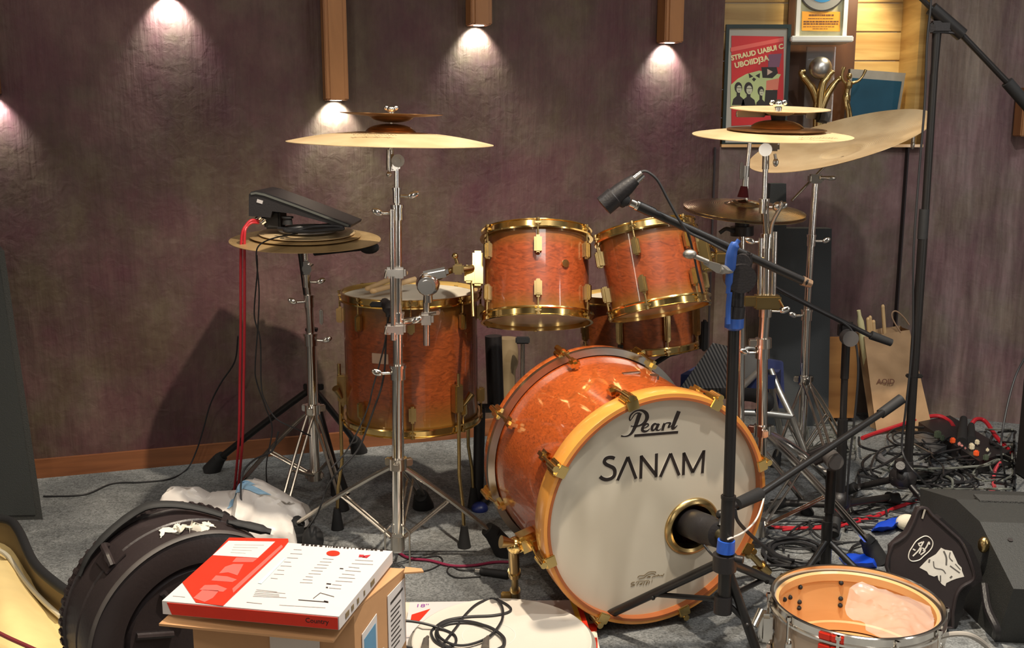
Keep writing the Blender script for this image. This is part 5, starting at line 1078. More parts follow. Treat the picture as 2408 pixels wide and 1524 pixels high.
b = B(); b.tube([onrim(1.15, -.05, .008), onrim(.95, -.04, .014), onrim(.78, -.02, .028)], [.008, .014, .016, .010], 10, smooth=5, flat=.6); part('strap', b, M['rubber'], t)
b = B(); b.tube([onrim(2.28, -.055, .006), onrim(2.24, -.075, .02), onrim(2.22, -.11, .02), onrim(2.20, -.13, .006)], .007, 8, smooth=4); b.box(onrim(2.25, -.09, .002), (.004, .05, .07), Rc @ Matrix.Rotation(2.25, 3, 'Z'), bevel=.001); part('handle', b, M['case'], t)
b = B(); rr = random.Random(3)
for k in range(7):
    a0 = 1.56+rr.uniform(-.16, .2); z0 = -.050+rr.uniform(-.03, .03); L = rr.uniform(.14, .30)
    P = [onrim(a0+L*(i/6-.5), z0+.012*math.sin(i*1.7+k)+.01*(i/6-.5)*k*.3, .0015+.0002*k) for i in range(7)]
    b.tube(P, [.001, .006, .010, .008, .009, .004, .001], 6, smooth=3, flat=.15)
part('torn_tape', b, simple('torn_white_tape', (.66, .62, .55), .7, var=.2, vscale=40), t, 'torn white tape residue')
# crumpled white plastic bag behind the case
top = [(335, 1240), (372, 1190), (395, 1150), (440, 1150), (470, 1175), (520, 1168), (566, 1166), (575, 1134), (600, 1140), (650, 1165), (700, 1200), (712, 1238)]
def topy(x):
    for i in range(len(top)-1):
        if top[i][0] <= x <= top[i+1][0]:
            u = (x-top[i][0])/(top[i+1][0]-top[i][0]); return top[i][1]+(top[i+1][1]-top[i][1])*u
    return 1240
from mathutils import noise as mn
def bagf(u, v):
    x = 335+u*377; th = v*PI; Yc = 2.92; dp = .16
    zt = pt(x, topy(x), Yc).z
    zt = max(.01, zt); px_ = pt(x, topy(x), Yc).x
    p = Vector((px_, Yc-dp*math.cos(th)*(1.0-.15*math.sin(u*9)), zt*math.sin(th)**.55 if 0 < v < 1 else 0.0))
    k = mn.noise(Vector((u*7, v*6, 1.3)))*.035+abs(mn.noise(Vector((u*15, v*12, 4.3))))*.02
    s = math.sin(th); k *= 1.5
    return p+Vector((k*s*.6, -k*s, k*s*.15 if v != .5 else 0))
b = B(); b.grid(bagf, 64, 30); t = thing('plastic_bag', 'crumpled white plastic bag lying behind the round black case', 'bag', (pt(520, 1250, 2.92).x, 2.92, 0)); bg = part('film', b, M['bag'], t)
b = B()
def bagp(u, v): return bagf(.56+u*.10+.05*v, .36+v*.14)+Vector((0, -.002, .002))
b.grid(bagp, 8, 8); part('print', b, M['bagblue'], t, 'pale blue print')
b = B()
def bagp(u, v): return bagf(.66+u*.12+.02*v, .40+v*.07)+Vector((0, -.002, .002))
b.grid(bagp, 8, 8); part('print', b, M['bagblue'], t, 'pale blue print')
b = B(); b.box((pt(690, 1250, 2.84).x, 2.84, .035), (.10, .06, .07), Matrix.Rotation(.3, 3, 'Z'), bevel=.02); b.ball((pt(735, 1250, 2.8).x, 2.80, .045), .04, (.8, .8, 1.1)); t = thing('rubber_block', 'black rubber foot block beside the white bag, behind the head box', 'foot block', (pt(700, 1250, 2.84).x, 2.84, 0)); part('block', b, M['rubber'], t)

# ================================================================== CARDBOARD BOX AND DRUMHEAD BOX
ZB = .415
q = lambda x, y, z: fl(x, y, z)
cb0 = q(452, 1458, ZB); cb1 = q(832, 1440, ZB); cb2 = q(952, 1342, ZB)
cb3 = cb0+(cb2-cb1)
t = thing('cardboard_box', 'brown corrugated cardboard box with blue and white labels, under the drumhead box', 'box', ((cb0.x+cb2.x)/2, (cb0.y+cb2.y)/2, 0))
b = B(); P = [cb0, cb1, cb2, cb3]; b.slab([Vector((p.x, p.y, 0)) for p in P], (0, 0, 1), ZB); part('carton', b, M['card'], t, smooth=False)
b = B(); b.slab([q(374, 1472, ZB-.004), q(398, 1450, ZB+.006), q(833, 1446, ZB+.003), q(784, 1512, ZB-.012)], (0, 0, 1), .004); part('flap', b, M['card'], t, smooth=False)
b = B(); b.slab([cb1+Vector((0, 0, .001)), cb2+Vector((0, 0, .001)), cb2+Vector((-.05, -.0, .004)), cb1+Vector((-.05, .0, .004))], (0, 0, 1), .003); part('flap', b, M['card'], t, smooth=False)
b = B(); b.slab([cb2+Vector((-.0, -.02, .002)), cb2+Vector((.035, -.005, -.002)), cb2+Vector((.03, .012, -.004)), cb2+Vector((0, .01, .0))], (0, 0, 1), .003); part('torn_corner', b, M['card'], t, smooth=False)
sn_ = (cb2-cb1).normalized(); out = Vector((sn_.y, -sn_.x, 0)); hgt = Vector((0, 0, 1)); Ls = (cb2-cb1).length
def side(u, v): return cb1+sn_*(u*Ls)-hgt*v+out*.0008
b = B(); b.slab([side(.12, .05), side(.40, .035), side(.40, .13), side(.12, .155)], out, .0012); lb = part('label', b, M['paper'], t)
b = B(); b.slab([side(.15, .062), side(.37, .05), side(.37, .118), side(.15, .14)], out, .0016); part('blue_field', b, M['blue'], lb, 'blue label field')
text_mesh('POWER', .03, M['paper'], lb, mat4(side(.26, .128)+out*.0018, Matrix((sn_, hgt, out)).transposed()), ext=.0002)
b = B(); b.slab([side(.62, .02), side(.97, .012), side(.97, .135), side(.62, .165)], out, .0012); lb = part('label', b, M['paper'], t)
b = B()
for k in range(9): b.slab([side(.67, .052+k*.0095), side(.88-.02*(k % 3), .046+k*.0095), side(.88-.02*(k % 3), .049+k*.0095), side(.67, .055+k*.0095)], out, .0015)
b.slab([side(.67, .036), side(.93, .026), side(.93, .031), side(.67, .041)], out, .0015)
part('printed_lines', b, M['ink'], lb)
fn = Vector(((cb1-cb0).y, -(cb1-cb0).x, 0)).normalized(); fx = (cb1-cb0).normalized(); Lf = (cb1-cb0).length
def frt(u, v): return cb0+fx*(u*Lf)-hgt*v+fn*.0008
b = B(); b.slab([frt(.47, .012), frt(.78, .012), frt(.78, .2), frt(.47, .2)], fn, .001); part('packing_tape', b, simple('white_packing_tape', (.62, .54, .47), .4, var=.1, vscale=12), t)
# drumhead box
ZH = .450; TH = .023
h0 = q(381, 1413, ZH); h1 = q(797, 1450, ZH); h2 = q(923, 1296, ZH); h3 = q(546, 1266, ZH)
t = thing('drumhead_box', 'flat white and red drumhead box lying on top of the cardboard box', 'box', ((h0.x+h2.x)/2, (h0.y+h2.y)/2, ZH-TH))
b = B(); b.slab([p-Vector((0, 0, TH)) for p in (h0, h1, h2, h3)], (0, 0, 1), TH); part('carton', b, M['paper'], t, smooth=False)
Zt = .0006
def T(px, py, o=0.0): return q(px, py, ZH+Zt+o)
def tz(x, y, o=0.0): return T(380+x/4.152, 1250+y/4.152, o)
b = B(); b.slab([tz(x, y) for x, y in ((203, 500), (500, 232), (660, 62), (1235, 72), (1240, 100), (1195, 160), (690, 640), (600, 728), (335, 694))], (0, 0, 1), .0006); red = part('red_panel', b, M['red'], t, 'red printed panel')
b = B(); b.slab([tz(x, y, .0008) for x, y in ((500, 232), (655, 92), (1108, 100), (940, 258))], (0, 0, 1), .0004); part('white_panel', b, M['paper'], red, 'white printed panel')
b = B()
for pl in (((560, 410), (620, 345), (700, 318), (800, 320), (740, 430), (650, 400)), ((485, 480), (530, 430), (640, 440), (735, 470), (690, 495)), ((370, 570), (420, 525), (540, 522), (640, 560), (600, 590)), ((310, 650), (400, 570), (560, 580), (500, 650), (420, 690)), ((690, 300), (730, 255), (940, 262), (890, 300)), ((690, 560), (1170, 130), (1185, 150), (700, 600))):
    b.slab([tz(x, y, .0008) for x, y in pl], (0, 0, 1), .0004)
part('pale_red_shapes', b, M['pink'], red, smooth=False)
b = B(); b.slab([tz(1675+66*math.cos(k*PI/10), 214+26*math.sin(k*PI/10)) for k in range(20)], (0, 0, 1), .0006); part('red_disc', b, M['red'], t, 'red printed disc')
b = B(); b.slab([tz(x, y) for x, y in ((940, 505), (1200, 255), (1215, 262), (975, 512))], (0, 0, 1), .0005)
part('teal_bar', b, M['teal'], t)
b = B(); rr = random.Random(5)
def ln_(x0, y0, x1, y1, w=4, o=0.0): b.slab([tz(x0, y0-w/2, o), tz(x1, y1-w/2, o), tz(x1, y1+w/2, o), tz(x0, y0+w/2, o)], (0, 0, 1), .0005)
for k in range(9): ln_(1575-28*k, 265+29*k, 1575-28*k+rr.uniform(70, 125), 268+29*k+3, 3)
for k in range(9): ln_(1890-32*k, 278+34*k, 1890-32*k+rr.uniform(90, 220), 280+34*k+8, 3.5)
for k in range(8): ln_(1290-32*k, 175+40*k, 1290-32*k+rr.uniform(60, 120), 180+40*k, 3)
for k in range(5): ln_(925-8*k, 568+16*k, 1160+rr.uniform(-30, 60), 590+14*k, 3)
ln_(1150, 718, 1600, 745, 3); ln_(830, 690, 980, 705, 4); ln_(110, 630, 230, 640, 3)
for k in range(4): ln_(710-12*k, 130+25*k, 1000-60*k, 135+26*k, 3, .0013)
part('printed_text', b, M['grey_ink'], t, smooth=False)
b = B(); x = 1370
while x < 2170:
    w_ = rr.uniform(8, 30); yy = 128+(x-1370)*.072; b.slab([tz(x, yy-6), tz(x+w_, yy-5), tz(x+w_-3, yy+8), tz(x-3, yy+7)], (0, 0, 1), .0006); x += w_+rr.uniform(6, 30)
ln_(1335, 668, 1620, 690, 4); ln_(1585, 682, 1628, 690, 14); ln_(1480, 655, 1550, 600, 4); ln_(1550, 600, 1685, 638, 3); ln_(1605, 546, 1625, 548, 9); ln_(1610, 510, 1655, 514, 8); ln_(1740, 362, 1775, 364, 6)
part('lettering', b, M['ink'], t, smooth=False)
b = B(); b.slab([tz(x, y) for x, y in ((1930, 228), (1975, 230), (1985, 250), (1925, 250))], (0, 0, 1), .0006); b.slab([tz(x, y) for x, y in ((1985, 236), (2040, 230), (2005, 258), (1960, 254))], (0, 0, 1), .0006); part('red_emblem', b, simple('dark_red_print', (.45, .03, .04), .4), t, smooth=False)
fd = (h1-h0).normalized(); fno = Vector((fd.y, -fd.x, 0)); LL = (h1-h0).length
b = B(); b.slab([h0+fd*LL*.03-Vector((0, 0, .002))+fno*.0005, h1-fd*.006*LL-Vector((0, 0, .002))+fno*.0005, h1-fd*.006*LL-Vector((0, 0, TH-.001))+fno*.0005, h0+fd*LL*.055-Vector((0, 0, TH-.001))+fno*.0005], fno, .001); rs = part('red_edge', b, M['red'], t, 'red printed front edge')
text_mesh('Country', .0115, M['ink'], rs, mat4(h0+fd*LL*.88-Vector((0, 0, TH-.009))+fno*.0018, Matrix((fd, Vector((0, 0, 1)), fno)).transposed()), ext=.0002)
rd = (h2-h1).normalized(); rno = Vector((rd.y, -rd.x, 0)); LR = (h2-h1).length
b = B()
for u0, u1 in ((.10, .16), (.20, .24), (.30, .33), (.42, .44), (.55, .62)): b.slab([h1+rd*LR*u0-Vector((0, 0, .008))+rno*.0003, h1+rd*LR*u1-Vector((0, 0, .008))+rno*.0003, h1+rd*LR*u1-Vector((0, 0, .017))+rno*.0003, h1+rd*LR*u0-Vector((0, 0, .017))+rno*.0003], rno, .0006)
part('edge_print', b, M['ink_soft'], t, smooth=False)

# ================================================================== LOOSE DRUMHEAD ON PACKETS, FRONT CENTRE
z1 = .052
t = thing('drumhead_packet', 'white drumhead packet with red and yellow corner stripes, under the loose white head', 'packet', fl(1180, 1500))
P = [q(964, 1416, z1), q(1364, 1411, z1), q(1404, 1600, z1), q(930, 1600, z1)]
b = B(); b.slab([p-Vector((0, 0, .03)) for p in P], (0, 0, 1), .03); part('sleeve', b, M['paper'], t, smooth=False)
b = B(); b.slab([q(1352, 1411.5, z1+.0004), q(1364, 1411, z1+.0004), q(1386, 1480, z1+.0004), q(1374, 1480, z1+.0004)], (0, 0, 1), .0006); part('red_stripe', b, M['red'], t, smooth=False); b = B(); b.slab([q(968, 1446, z1+.0004), q(1012, 1432, z1+.0004), q(985, 1462, z1+.0004), q(965, 1462, z1+.0004)], (0, 0, 1), .0006); part('red_stripe', b, M['red'], t, smooth=False)
b = B(); b.slab([q(1340, 1411.6, z1+.0004), q(1352, 1411.5, z1+.0004), q(1374, 1480, z1+.0004), q(1362, 1478, z1+.0004)], (0, 0, 1), .0006); part('yellow_stripe', b, M['yellow'], t, smooth=False)
b = B(); text_mesh('18"', .025, simple('purple_ink', (.25, .05, .3), .6), t, mat4(q(992, 1428, z1+.0006), Matrix.Identity(3)), ext=.0002)
t = thing('drumhead_packet', 'lower red-edged packet on the carpet, sticking out to the right under the loose head', 'packet', fl(1200, 1510))
b = B(); b.slab([q(940, 1432, .001), q(1392, 1440, .001), q(1420, 1600, .001), q(930, 1610, .001)], (0, 0, 1), .019); part('sleeve', b, simple('cream_packet', (.72, .64, .52), .6), t, smooth=False)
b = B(); b.slab([q(1380, 1468, .0205), q(1402, 1466, .0205), q(1404, 1484, .0205), q(1384, 1486, .0205)], (0, 0, 1), .0006); part('red_stripe', b, M['red'], t, smooth=False); b = B(); b.slab([q(1386, 1500, .0205), q(1404, 1500, .0205), q(1408, 1560, .0205), q(1390, 1560, .0205)], (0, 0, 1), .0006); part('red_stripe', b, M['red'], t, smooth=False)
hc = q(1180, 1512, .066); RH_ = .211
MHd = mat4((hc.x, hc.y, z1+.001))
t = thing('drumhead', 'loose white drumhead with a grey hoop lying on packets, front centre', 'drumhead', (hc.x, hc.y, z1))
b = B(); b.lathe([(RH_-.006, .001), (RH_, .0), (RH_+.004, .004), (RH_+.003, .014), (RH_-.006, .015)], MHd, 96, closed=True); part('hoop', b, simple('grey_aluminium_hoop', (.30, .28, .25), .35, .4), t)
b = B(); b.lathe([(RH_-.004, .012), (RH_-.007, .024), (RH_-.010, .0255), (RH_-.020, .021), (0, .0205), (0, .019), (RH_-.021, .0185), (RH_-.011, .0175), (RH_-.006, .011)], MHd, 96); part('film', b, M['head_white'], t)
b = B(); b.lathe([(.060, .0207), (.062, .0207), (.062, .0212), (.060, .0212)], MHd @ Matrix.Translation((-.03, .02, 0)), 64, closed=True); part('stamped_ring', b, simple('pale_grey_mark', (.62, .6, .56), .6), t)
zc_ = z1+.0255
def C_(x, y, o=0.0): return q(850+x/3.594, 1100+y/3.594, zc_+o)
coil = [(1060, 1105, .01), (850, 1085), (640, 1085), (460, 1130), (330, 1250, .02), (240, 1390, .0), (250, 1480, .0)]
t = thing('coiled_cable', 'thin black cable coiled loosely on the loose white drumhead', 'cable', (hc.x-.03, hc.y, z1+.021))
b = B(); b.tube([C_(x, y, o) for x, y, o in [(a[0], a[1], a[2] if len(a) > 2 else 0) for a in
    [(430, 1524), (300, 1490, .01), (180, 1440, .02), (100, 1370, .03), (100, 1320, .04), (180, 1296, .03), (400, 1296, .02), (560, 1325, .01), (700, 1370), (790, 1420), (790, 1490), (700, 1510), (640, 1440), (640, 1370), (740, 1320), (900, 1310), (1050, 1335), (1150, 1385), (1210, 1450), (1180, 1530), (1000, 1560), (800, 1545), (640, 1480), (590, 1400), (620, 1350), (720, 1290), (900, 1260), (1100, 1250), (1230, 1225), (1262, 1190), (1200, 1140), (1100, 1108), (980, 1150), (880, 1240), (800, 1350), (700, 1480), (690, 1530)]]], .0031, 8, smooth=6); ca = part('cord', b, M['cable_b'], t)
b = B(); b.tube([C_(x, y, .004) for x, y in ((1150, 1110), (1190, 1180), (1190, 1280), (1120, 1390), (1020, 1460), (880, 1500), (760, 1490), (660, 1430), (650, 1350), (760, 1300), (920, 1300), (1080, 1350), (1190, 1430), (1200, 1500), (1140, 1540))], .0031, 8, smooth=6); part('cord', b, M['cable_b'], t)
for x, y in ((540, 1470), (1050, 1470)):
    b = B(); b.cyl(C_(x-5, y+55, .006), C_(x+5, y-15, .006), .0095, .007, 14); b.cyl(C_(x+5, y-15, .006), C_(x+20, y-40, .006), .006, .004, 12); part('plug', b, simple('grey_metal_plug', (.2, .18, .16), .4, .6), t)

# ================================================================== SNARE SHELL, FRONT RIGHT
rs_ = .178; zt = .172
cs = q(2014, 1410, zt); dps = .150
MSn = mat4((cs.x, cs.y, zt-.010-dps/2)); halfs = dps/2
t = thing('snare_drum', 'headless champagne snare drum with chrome hoops and maple inside, front right', 'drum', (cs.x, cs.y, 0))
b = B(); b.lathe([(rs_, -halfs), (rs_, 0), (rs_, halfs-.002), (rs_-.003, halfs)], MSn, 96); part('shell', b, M['pearl'], t)
b = B(); b.lathe([(rs_-.003, halfs), (rs_-.009, halfs-.004), (rs_-.009, halfs-.022), (rs_-.0055, halfs-.024), (rs_-.0055, -halfs+.024), (rs_-.009, -halfs+.02), (rs_-.009, -halfs)], MSn, 96); part('inner_ply', b, M['maple'], t, 'natural maple inside of the shell')
b = B(); b.lathe([(0, -halfs-.004), (rs_-.004, -halfs-.004), (rs_-.004, -halfs-.006), (0, -halfs-.006)], MSn, 64); part('bottom_head', b, simple('amber_bottom_head', (.72, .38, .16), .45, var=.1), t)
def hoop2(z, s):
    b = B(); b.lathe([(rs_+.004, z-.016*s), (rs_+.013, z-.015*s), (rs_+.013, z-.010*s), (rs_+.008, z-.008*s), (rs_+.008, z+.008*s), (rs_+.011, z+.010*s), (rs_+.009, z+.0125*s), (rs_+.003, z+.0115*s), (rs_+.004, z)], MSn, 96, closed=True); part('hoop', b, M['chrome'], t)
hoop2(halfs-.0, 1); hoop2(-halfs+.004, -1)
for k in range(10):
    a = -PI/2+.12+2*PI*k/10; R3 = Matrix.Rotation(a, 3, 'Z'); b = B()
    b.ball(MSn @ Vector(((rs_+.008)*math.cos(a), (rs_+.008)*math.sin(a), .012)), .012, (.9, .8, 1.9), R3); b.ball(MSn @ Vector(((rs_+.008)*math.cos(a), (rs_+.008)*math.sin(a), -.028)), .010, (.9, .8, 1.6), R3); b.cyl(MSn @ Vector(((rs_+.014)*math.cos(a), (rs_+.014)*math.sin(a), -.02)), MSn @ Vector(((rs_+.014)*math.cos(a), (rs_+.014)*math.sin(a), halfs+.008)), .0032, seg=8); b.cyl(MSn @ Vector(((rs_+.014)*math.cos(a), (rs_+.014)*math.sin(a), halfs)), MSn @ Vector(((rs_+.014)*math.cos(a), (rs_+.014)*math.sin(a), halfs+.008)), .0058, seg=8)
    part('lug', b, M['chrome'], t)
for k, (sx, sy) in enumerate(((1882, 1381), (1978, 1371), (1977, 1408), (1976, 1424), (1880, 1416), (1879, 1430), (1845, 1410), (1858, 1405))):
    # point where the sight line meets the inner wall
    d = ray(sx, sy); a_ = d.x**2+d.y**2; bb_ = 2*(d.x*(0-cs.x)+d.y*(0-cs.y)); c_ = cs.x**2+cs.y**2-(rs_-.007)**2; dd = bb_*bb_-4*a_*c_
    if dd > 0:
        tt = (-bb_+math.sqrt(dd))/(2*a_); p = Vector((d.x*tt, d.y*tt, H+d.z*tt)); b = B(); b.ball(p, .0058); part('shell_screw', b, M['rubber'], t)
b = B()
for a in (-PI/2-.66, -PI/2-.52):
    R3 = Matrix.Rotation(a, 3, 'Z')
    for zz in (halfs-.001, halfs-.028):
        b.box(MSn @ Vector(((rs_+.0095)*math.cos(a), (rs_+.0095)*math.sin(a), zz)), (.009, .026, .016), R3, bevel=.002)
part('red_tape', b, M['red'], t, 'red tape on the front hoop')
b = B(); a = PI-.1
b.box(MSn @ Vector(((rs_+.02)*math.cos(a), (rs_+.02)*math.sin(a), .01)), (.03, .035, .07), Matrix.Rotation(a, 3, 'Z'), bevel=.008); b.cyl(MSn @ Vector(((rs_+.03)*math.cos(a), (rs_+.03)*math.sin(a), .05)), MSn @ Vector(((rs_+.05)*math.cos(a+.1), (rs_+.05)*math.sin(a+.1), .02)), .009); part('strainer', b, M['chrome'], t)
# clear film stuffed in the shell
def film(u, v):
    a_ = u*2*PI; R_ = .098*(1+.20*math.sin(a_*3+1)+.06*math.sin(a_*7)); rr_ = R_*(.02+.98*v)
    x = cs.x+.068+rr_*math.cos(a_)*1.0; y = cs.y-.050+rr_*math.sin(a_)
    z = .145+.022*(1-v)+.030*max(0, math.sin(a_))*v*(1 if math.cos(a_) > -.6 else .3)+mn.noise(Vector((x*22, y*22, 2)))*.014*(.3+v)+abs(mn.noise(Vector((x*55, y*55, 7))))*.007
    r_ = Vector((x-cs.x, y-cs.y, 0))
    if r_.length > rs_-.014: r_ = r_.normalized()*(rs_-.014); x, y = cs.x+r_.x, cs.y+r_.y
    return Vector((x, y, z))
b = B(); b.grid(film, 72, 26); solo('plastic_film', b, M['film'], 'crinkled clear plastic film stuffed into the champagne snare drum', 'plastic film')
cable('thick pale grey cable looping up at the bottom edge beside the snare drum', [q(2170, 1530, .05), q(2195, 1505, .10), q(2235, 1492, .12), q(2280, 1494, .12), q(2320, 1520, .08), q(2345, 1560, .04)], .0062, M['cable_g'])

# ================================================================== MONITOR SPEAKER AND STICKERED SHELL, RIGHT
prof = [q(2238, 1184, .37), q(2276, 1230, .35), q(2352, 1386, .215), q(2338, 1500, .03)]
xo = [p.x for p in prof]
L0 = Vector((1.045, 2.34, 0)); PF = [(2.55, .262), (2.41, .255), (2.22, .165), (2.28, .0), (2.74, .0), (2.78, .21)]
t = thing('floor_monitor', 'dark grey wedge floor monitor speaker in the lower right corner', 'speaker', (1.3, 2.35, 0))
ex = Vector((1, -.10, 0)).normalized()
base = [Vector((1.165, y, z)) for y, z in PF]
b = B(); b.slab(base, ex, .62); part('cabinet', b, M['spk'], t, smooth=False)
b = B(); b.box(Vector((1.47, 2.53, .263)), (.50, .05, .006), Matrix.Rotation(-.1, 3, 'Z')); part('grille', b, simple('perforated_grille', (.05, .05, .048), .6, bump=1.0, bscale=260), t, smooth=False)
b = B(); p = base[1].lerp(base[2], .28)+ex*.05; nn = (base[2]-base[1]).cross(ex).normalized(); nn = nn if nn.y < 0 else -nn; b.cyl(p, p+nn*.003, .006); part('screw', b, M['ink'], t)
b = B(); b.ball(Vector((1.155, 2.36, .215)), .014, (1, 1, 1.5)); t2 = part('corner_knob', b, M['gold_m'], t, 'brass knob on the side')
b = B(); b.tube([Vector((1.155, 2.34, .12)), Vector((1.145, 2.29, .08)), Vector((1.15, 2.25, .05)), Vector((1.16, 2.27, .02))], .010, 8, smooth=4); part('side_handle', b, M['plastic'], t)
# stickered black moulded shell
Yk = 2.41
pl = [(2160, 1198), (2178, 1196), (2192, 1212), (2232, 1248), (2262, 1278), (2284, 1330), (2289, 1362), (2262, 1380), (2248, 1402), (2240, 1440), (2226, 1476), (2180, 1476), (2130, 1476), (2100, 1440), (2094, 1360), (2095, 1288), (2112, 1272), (2132, 1256), (2148, 1226)]
def K(x, y, o=0.0):
    p0 = fl(2190, 1476, .03); p0.y = Yk-.09; n = Vector((-.10, -1, .12)).normalized()
    r = onplane(x, y, pt(2190, 1470, Yk-.09), n); return r+n*o
kn = Vector((-.10, -1, .12)).normalized()
t = thing('moulded_case', 'black moulded plastic case end with two white stickers, leaning on the floor monitor', 'case', (K(2190, 1476).x, K(2190, 1476).y, 0))
b = B(); b.slab([K(x, y, -.03) for x, y in pl], kn, .03); part('shell', b, M['case'], t)
b = B(); b.tube([K(x, y, .001) for x, y in pl[:11]]+[K(x, y, .001) for x, y in pl[14:]], .0045, 8, smooth=3, closed=True); part('raised_rim', b, M['case'], t)
pb = [(x+34, y+14) for x, y in pl[2:11]]+[(2150, 1490), (2190, 1240)]
b = B(); b.slab([K(x, y, -.075) for x, y in pb], kn, .04); part('rear_shell', b, M['plastic'], t)

b = B(); b.box(K(2171, 1208, .002), (.008, .004, .028), Matrix.Rotation(.2, 3, 'Y'), bevel=.002); part('latch_hole', b, simple('pale_slot', (.4, .38, .33), .5), t)
def kz(x, y, o=.0006): return K(2080+x/6.627, 1190+y/6.627, o)
wst = simple('white_sticker', (.72, .69, .62), .5, var=.12, vscale=60)
b = B(); ov = [(620, 470), (700, 490), (750, 560), (740, 640), (690, 710), (610, 780), (540, 840), (430, 860), (375, 810), (385, 720), (430, 640), (500, 540)]
b.tube([kz(x, y) for x, y in ov], .0013, 6, smooth=4, closed=True)
for P in ([(440, 780), (520, 700), (560, 640), (610, 550)], [(530, 600), (570, 650), (540, 740)], [(600, 700), (650, 640), (690, 560), (700, 600)], [(440, 670), (480, 690)], [(560, 760), (630, 700), (590, 650)], [(520, 590), (590, 560)]): b.ribbon([kz(x, y) for x, y in P], .0032, kn, .0004, 4 if len(P) > 2 else 0)
part('round_sticker', b, wst, t, 'oval white sticker with lettering', smooth=False)
b = B(); b.slab([kz(x, y, .0004) for x, y in ((545, 960), (680, 820), (800, 750), (880, 650), (940, 680), (1050, 700), (1110, 830), (1140, 900), (1200, 960), (1205, 1010), (1240, 1100), (1120, 1130), (1040, 1160), (960, 1200), (945, 1250), (890, 1215), (840, 1150), (825, 1080), (770, 1100), (690, 1070), (660, 1020))], kn, .0005); st = part('torn_sticker', b, wst, t, 'large torn white sticker')
b = B(); dk = simple('sticker_dark_ink', (.12, .11, .10), .6)  # dark print strokes on the torn sticker
for P, w_ in (([(920, 700), (960, 800), (960, 920)], .004), ([(760, 860), (780, 960), (900, 990), (950, 1050)], .0025), ([(1020, 720), (1010, 800), (1060, 860)], .0025), ([(1020, 930), (1100, 990), (1170, 1040)], .003), ([(700, 830), (690, 880)], .004), ([(870, 1080), (870, 1180)], .003), ([(1020, 1120), (1050, 1090)], .004), ([(1100, 900), (1180, 990)], .002)): b.ribbon([kz(x, y, .001) for x, y in P], w_, kn, .0004, 4 if len(P) > 2 else 0)
part('dark_print', b, dk, st, smooth=False)
# black speaker column at the right edge
p0 = fl(2382, 1172); t = thing('loudspeaker', 'black speaker column cut off by the right edge, behind the floor monitor', 'speaker', (p0.x+.15, p0.y+.1, 0))
b = B(); hz = pt(2402, 866, p0.y).z; b.box((p0.x+.31, p0.y+.13, hz/2), (.36, .26, hz), bevel=.006); part('cabinet', b, simple('matte_black_cabinet', (.008, .007, .008), .7), t)
# blue cloth/bags on the carpet
for lab, P, hh in (('bright blue plastic bag lying by the black case end', [(2052, 1240), (2085, 1222), (2118, 1218), (2122, 1234), (2100, 1246), (2048, 1250)], .03),
                   ('bright blue packaging flat on the carpet behind the champagne snare', [(1972, 1312), (2012, 1304), (2064, 1312), (2062, 1336), (1990, 1334)], .02)):
    b = B(); cx_ = sum(p[0] for p in P)/len(P); cy_ = sum(p[1] for p in P)/len(P); bm = b.bm; r0 = [bm.verts.new(fl(x, y, .001)) for x, y in P]; r1 = [bm.verts.new(fl(cx_+(x-cx_)*.75, cy_+(y-cy_)*.75-4, hh)) for x, y in P]; n = len(P)
    for k in range(n): bm.faces.new((r0[k], r0[(k+1) % n], r1[(k+1) % n], r1[k]))
    bm.faces.new(r1); bm.faces.new(r0[::-1]); bmesh.ops.subdivide_edges(bm, edges=bm.edges[:], cuts=3, use_grid_fill=True)
    for v in bm.verts:
        if v.co.z > .002: v.co.z += mn.noise(v.co*40)*.012
    solo('plastic_bag', b, simple('bright_blue_film', (.01, .07, .62), .3), lab, 'bag')
b = B(); b.ball(fl(2132, 1228, .03), .028, (1.2, .8, .9)); solo('paper_wad', b, simple('cream_wad', (.7, .64, .5), .8, bump=.8, bscale=30), 'cream crumpled wad between the blue bag and the stickered case', 'paper')

# ================================================================== BACK RIGHT
# kraft paper bag with sticks
Yg = 4.12
t = thing('paper_bag', 'brown kraft paper bag full of drumsticks, leaning on the back wall', 'bag', (fl(2120, 1012).x, Yg, 0))
g0 = pt(2032, 792, Yg+.03); g1 = pt(2139, 776, Yg+.03); g2 = fl(2188, 1012); g3 = fl(2058, 1014)
def bagq(u, v, f):
    top_ = g0.lerp(g1, u); bo_ = Vector((g3.x+(g2.x-g3.x)*u, Yg-.07, 0)); p = top_.lerp(bo_, v)
    off = .10*f*(1-.25*v)
    k = mn.noise(Vector((u*4+f*3, v*6, 3)))*.016
    return p+Vector((k*.3, k+off, 0))
b = B(); nu, nv = 12, 26
ring = []
bm = b.bm
for j in range(nv+1):
    v = j/nv; R_ = [bagq(i/nu, v, 0) for i in range(nu+1)]+[bagq(1, v, .5)+Vector((-.012, 0, 0))]+[bagq(1-i/nu, v, 1) for i in range(nu+1)]+[bagq(0, v, .5)+Vector((.012, 0, 0))]
    ring.append([bm.verts.new(p) for p in R_])
for j in range(nv):
    n = len(ring[0])
    for k in range(n): bm.faces.new((ring[j][k], ring[j][(k+1) % n], ring[j+1][(k+1) % n], ring[j+1][k]))
bm.faces.new(ring[-1]); part('paper', b, M['kraft'], t)
b = B(); b.tube([pt(x, y, Yg+.03) for x, y in ((2118, 782), (2100, 752), (2098, 736), (2108, 732), (2125, 746), (2138, 764))], .003, 8, smooth=5); part('handle', b, simple('twisted_paper_cord', (.42, .27, .17), .8), t)
text_mesh('AOID', .030, simple('brown_stamp', (.22, .10, .06), .7), t, mat4(bagq(.28, .50, 0)+Vector((0, -.012, 0)), FX), ext=.0004, off=.0006)
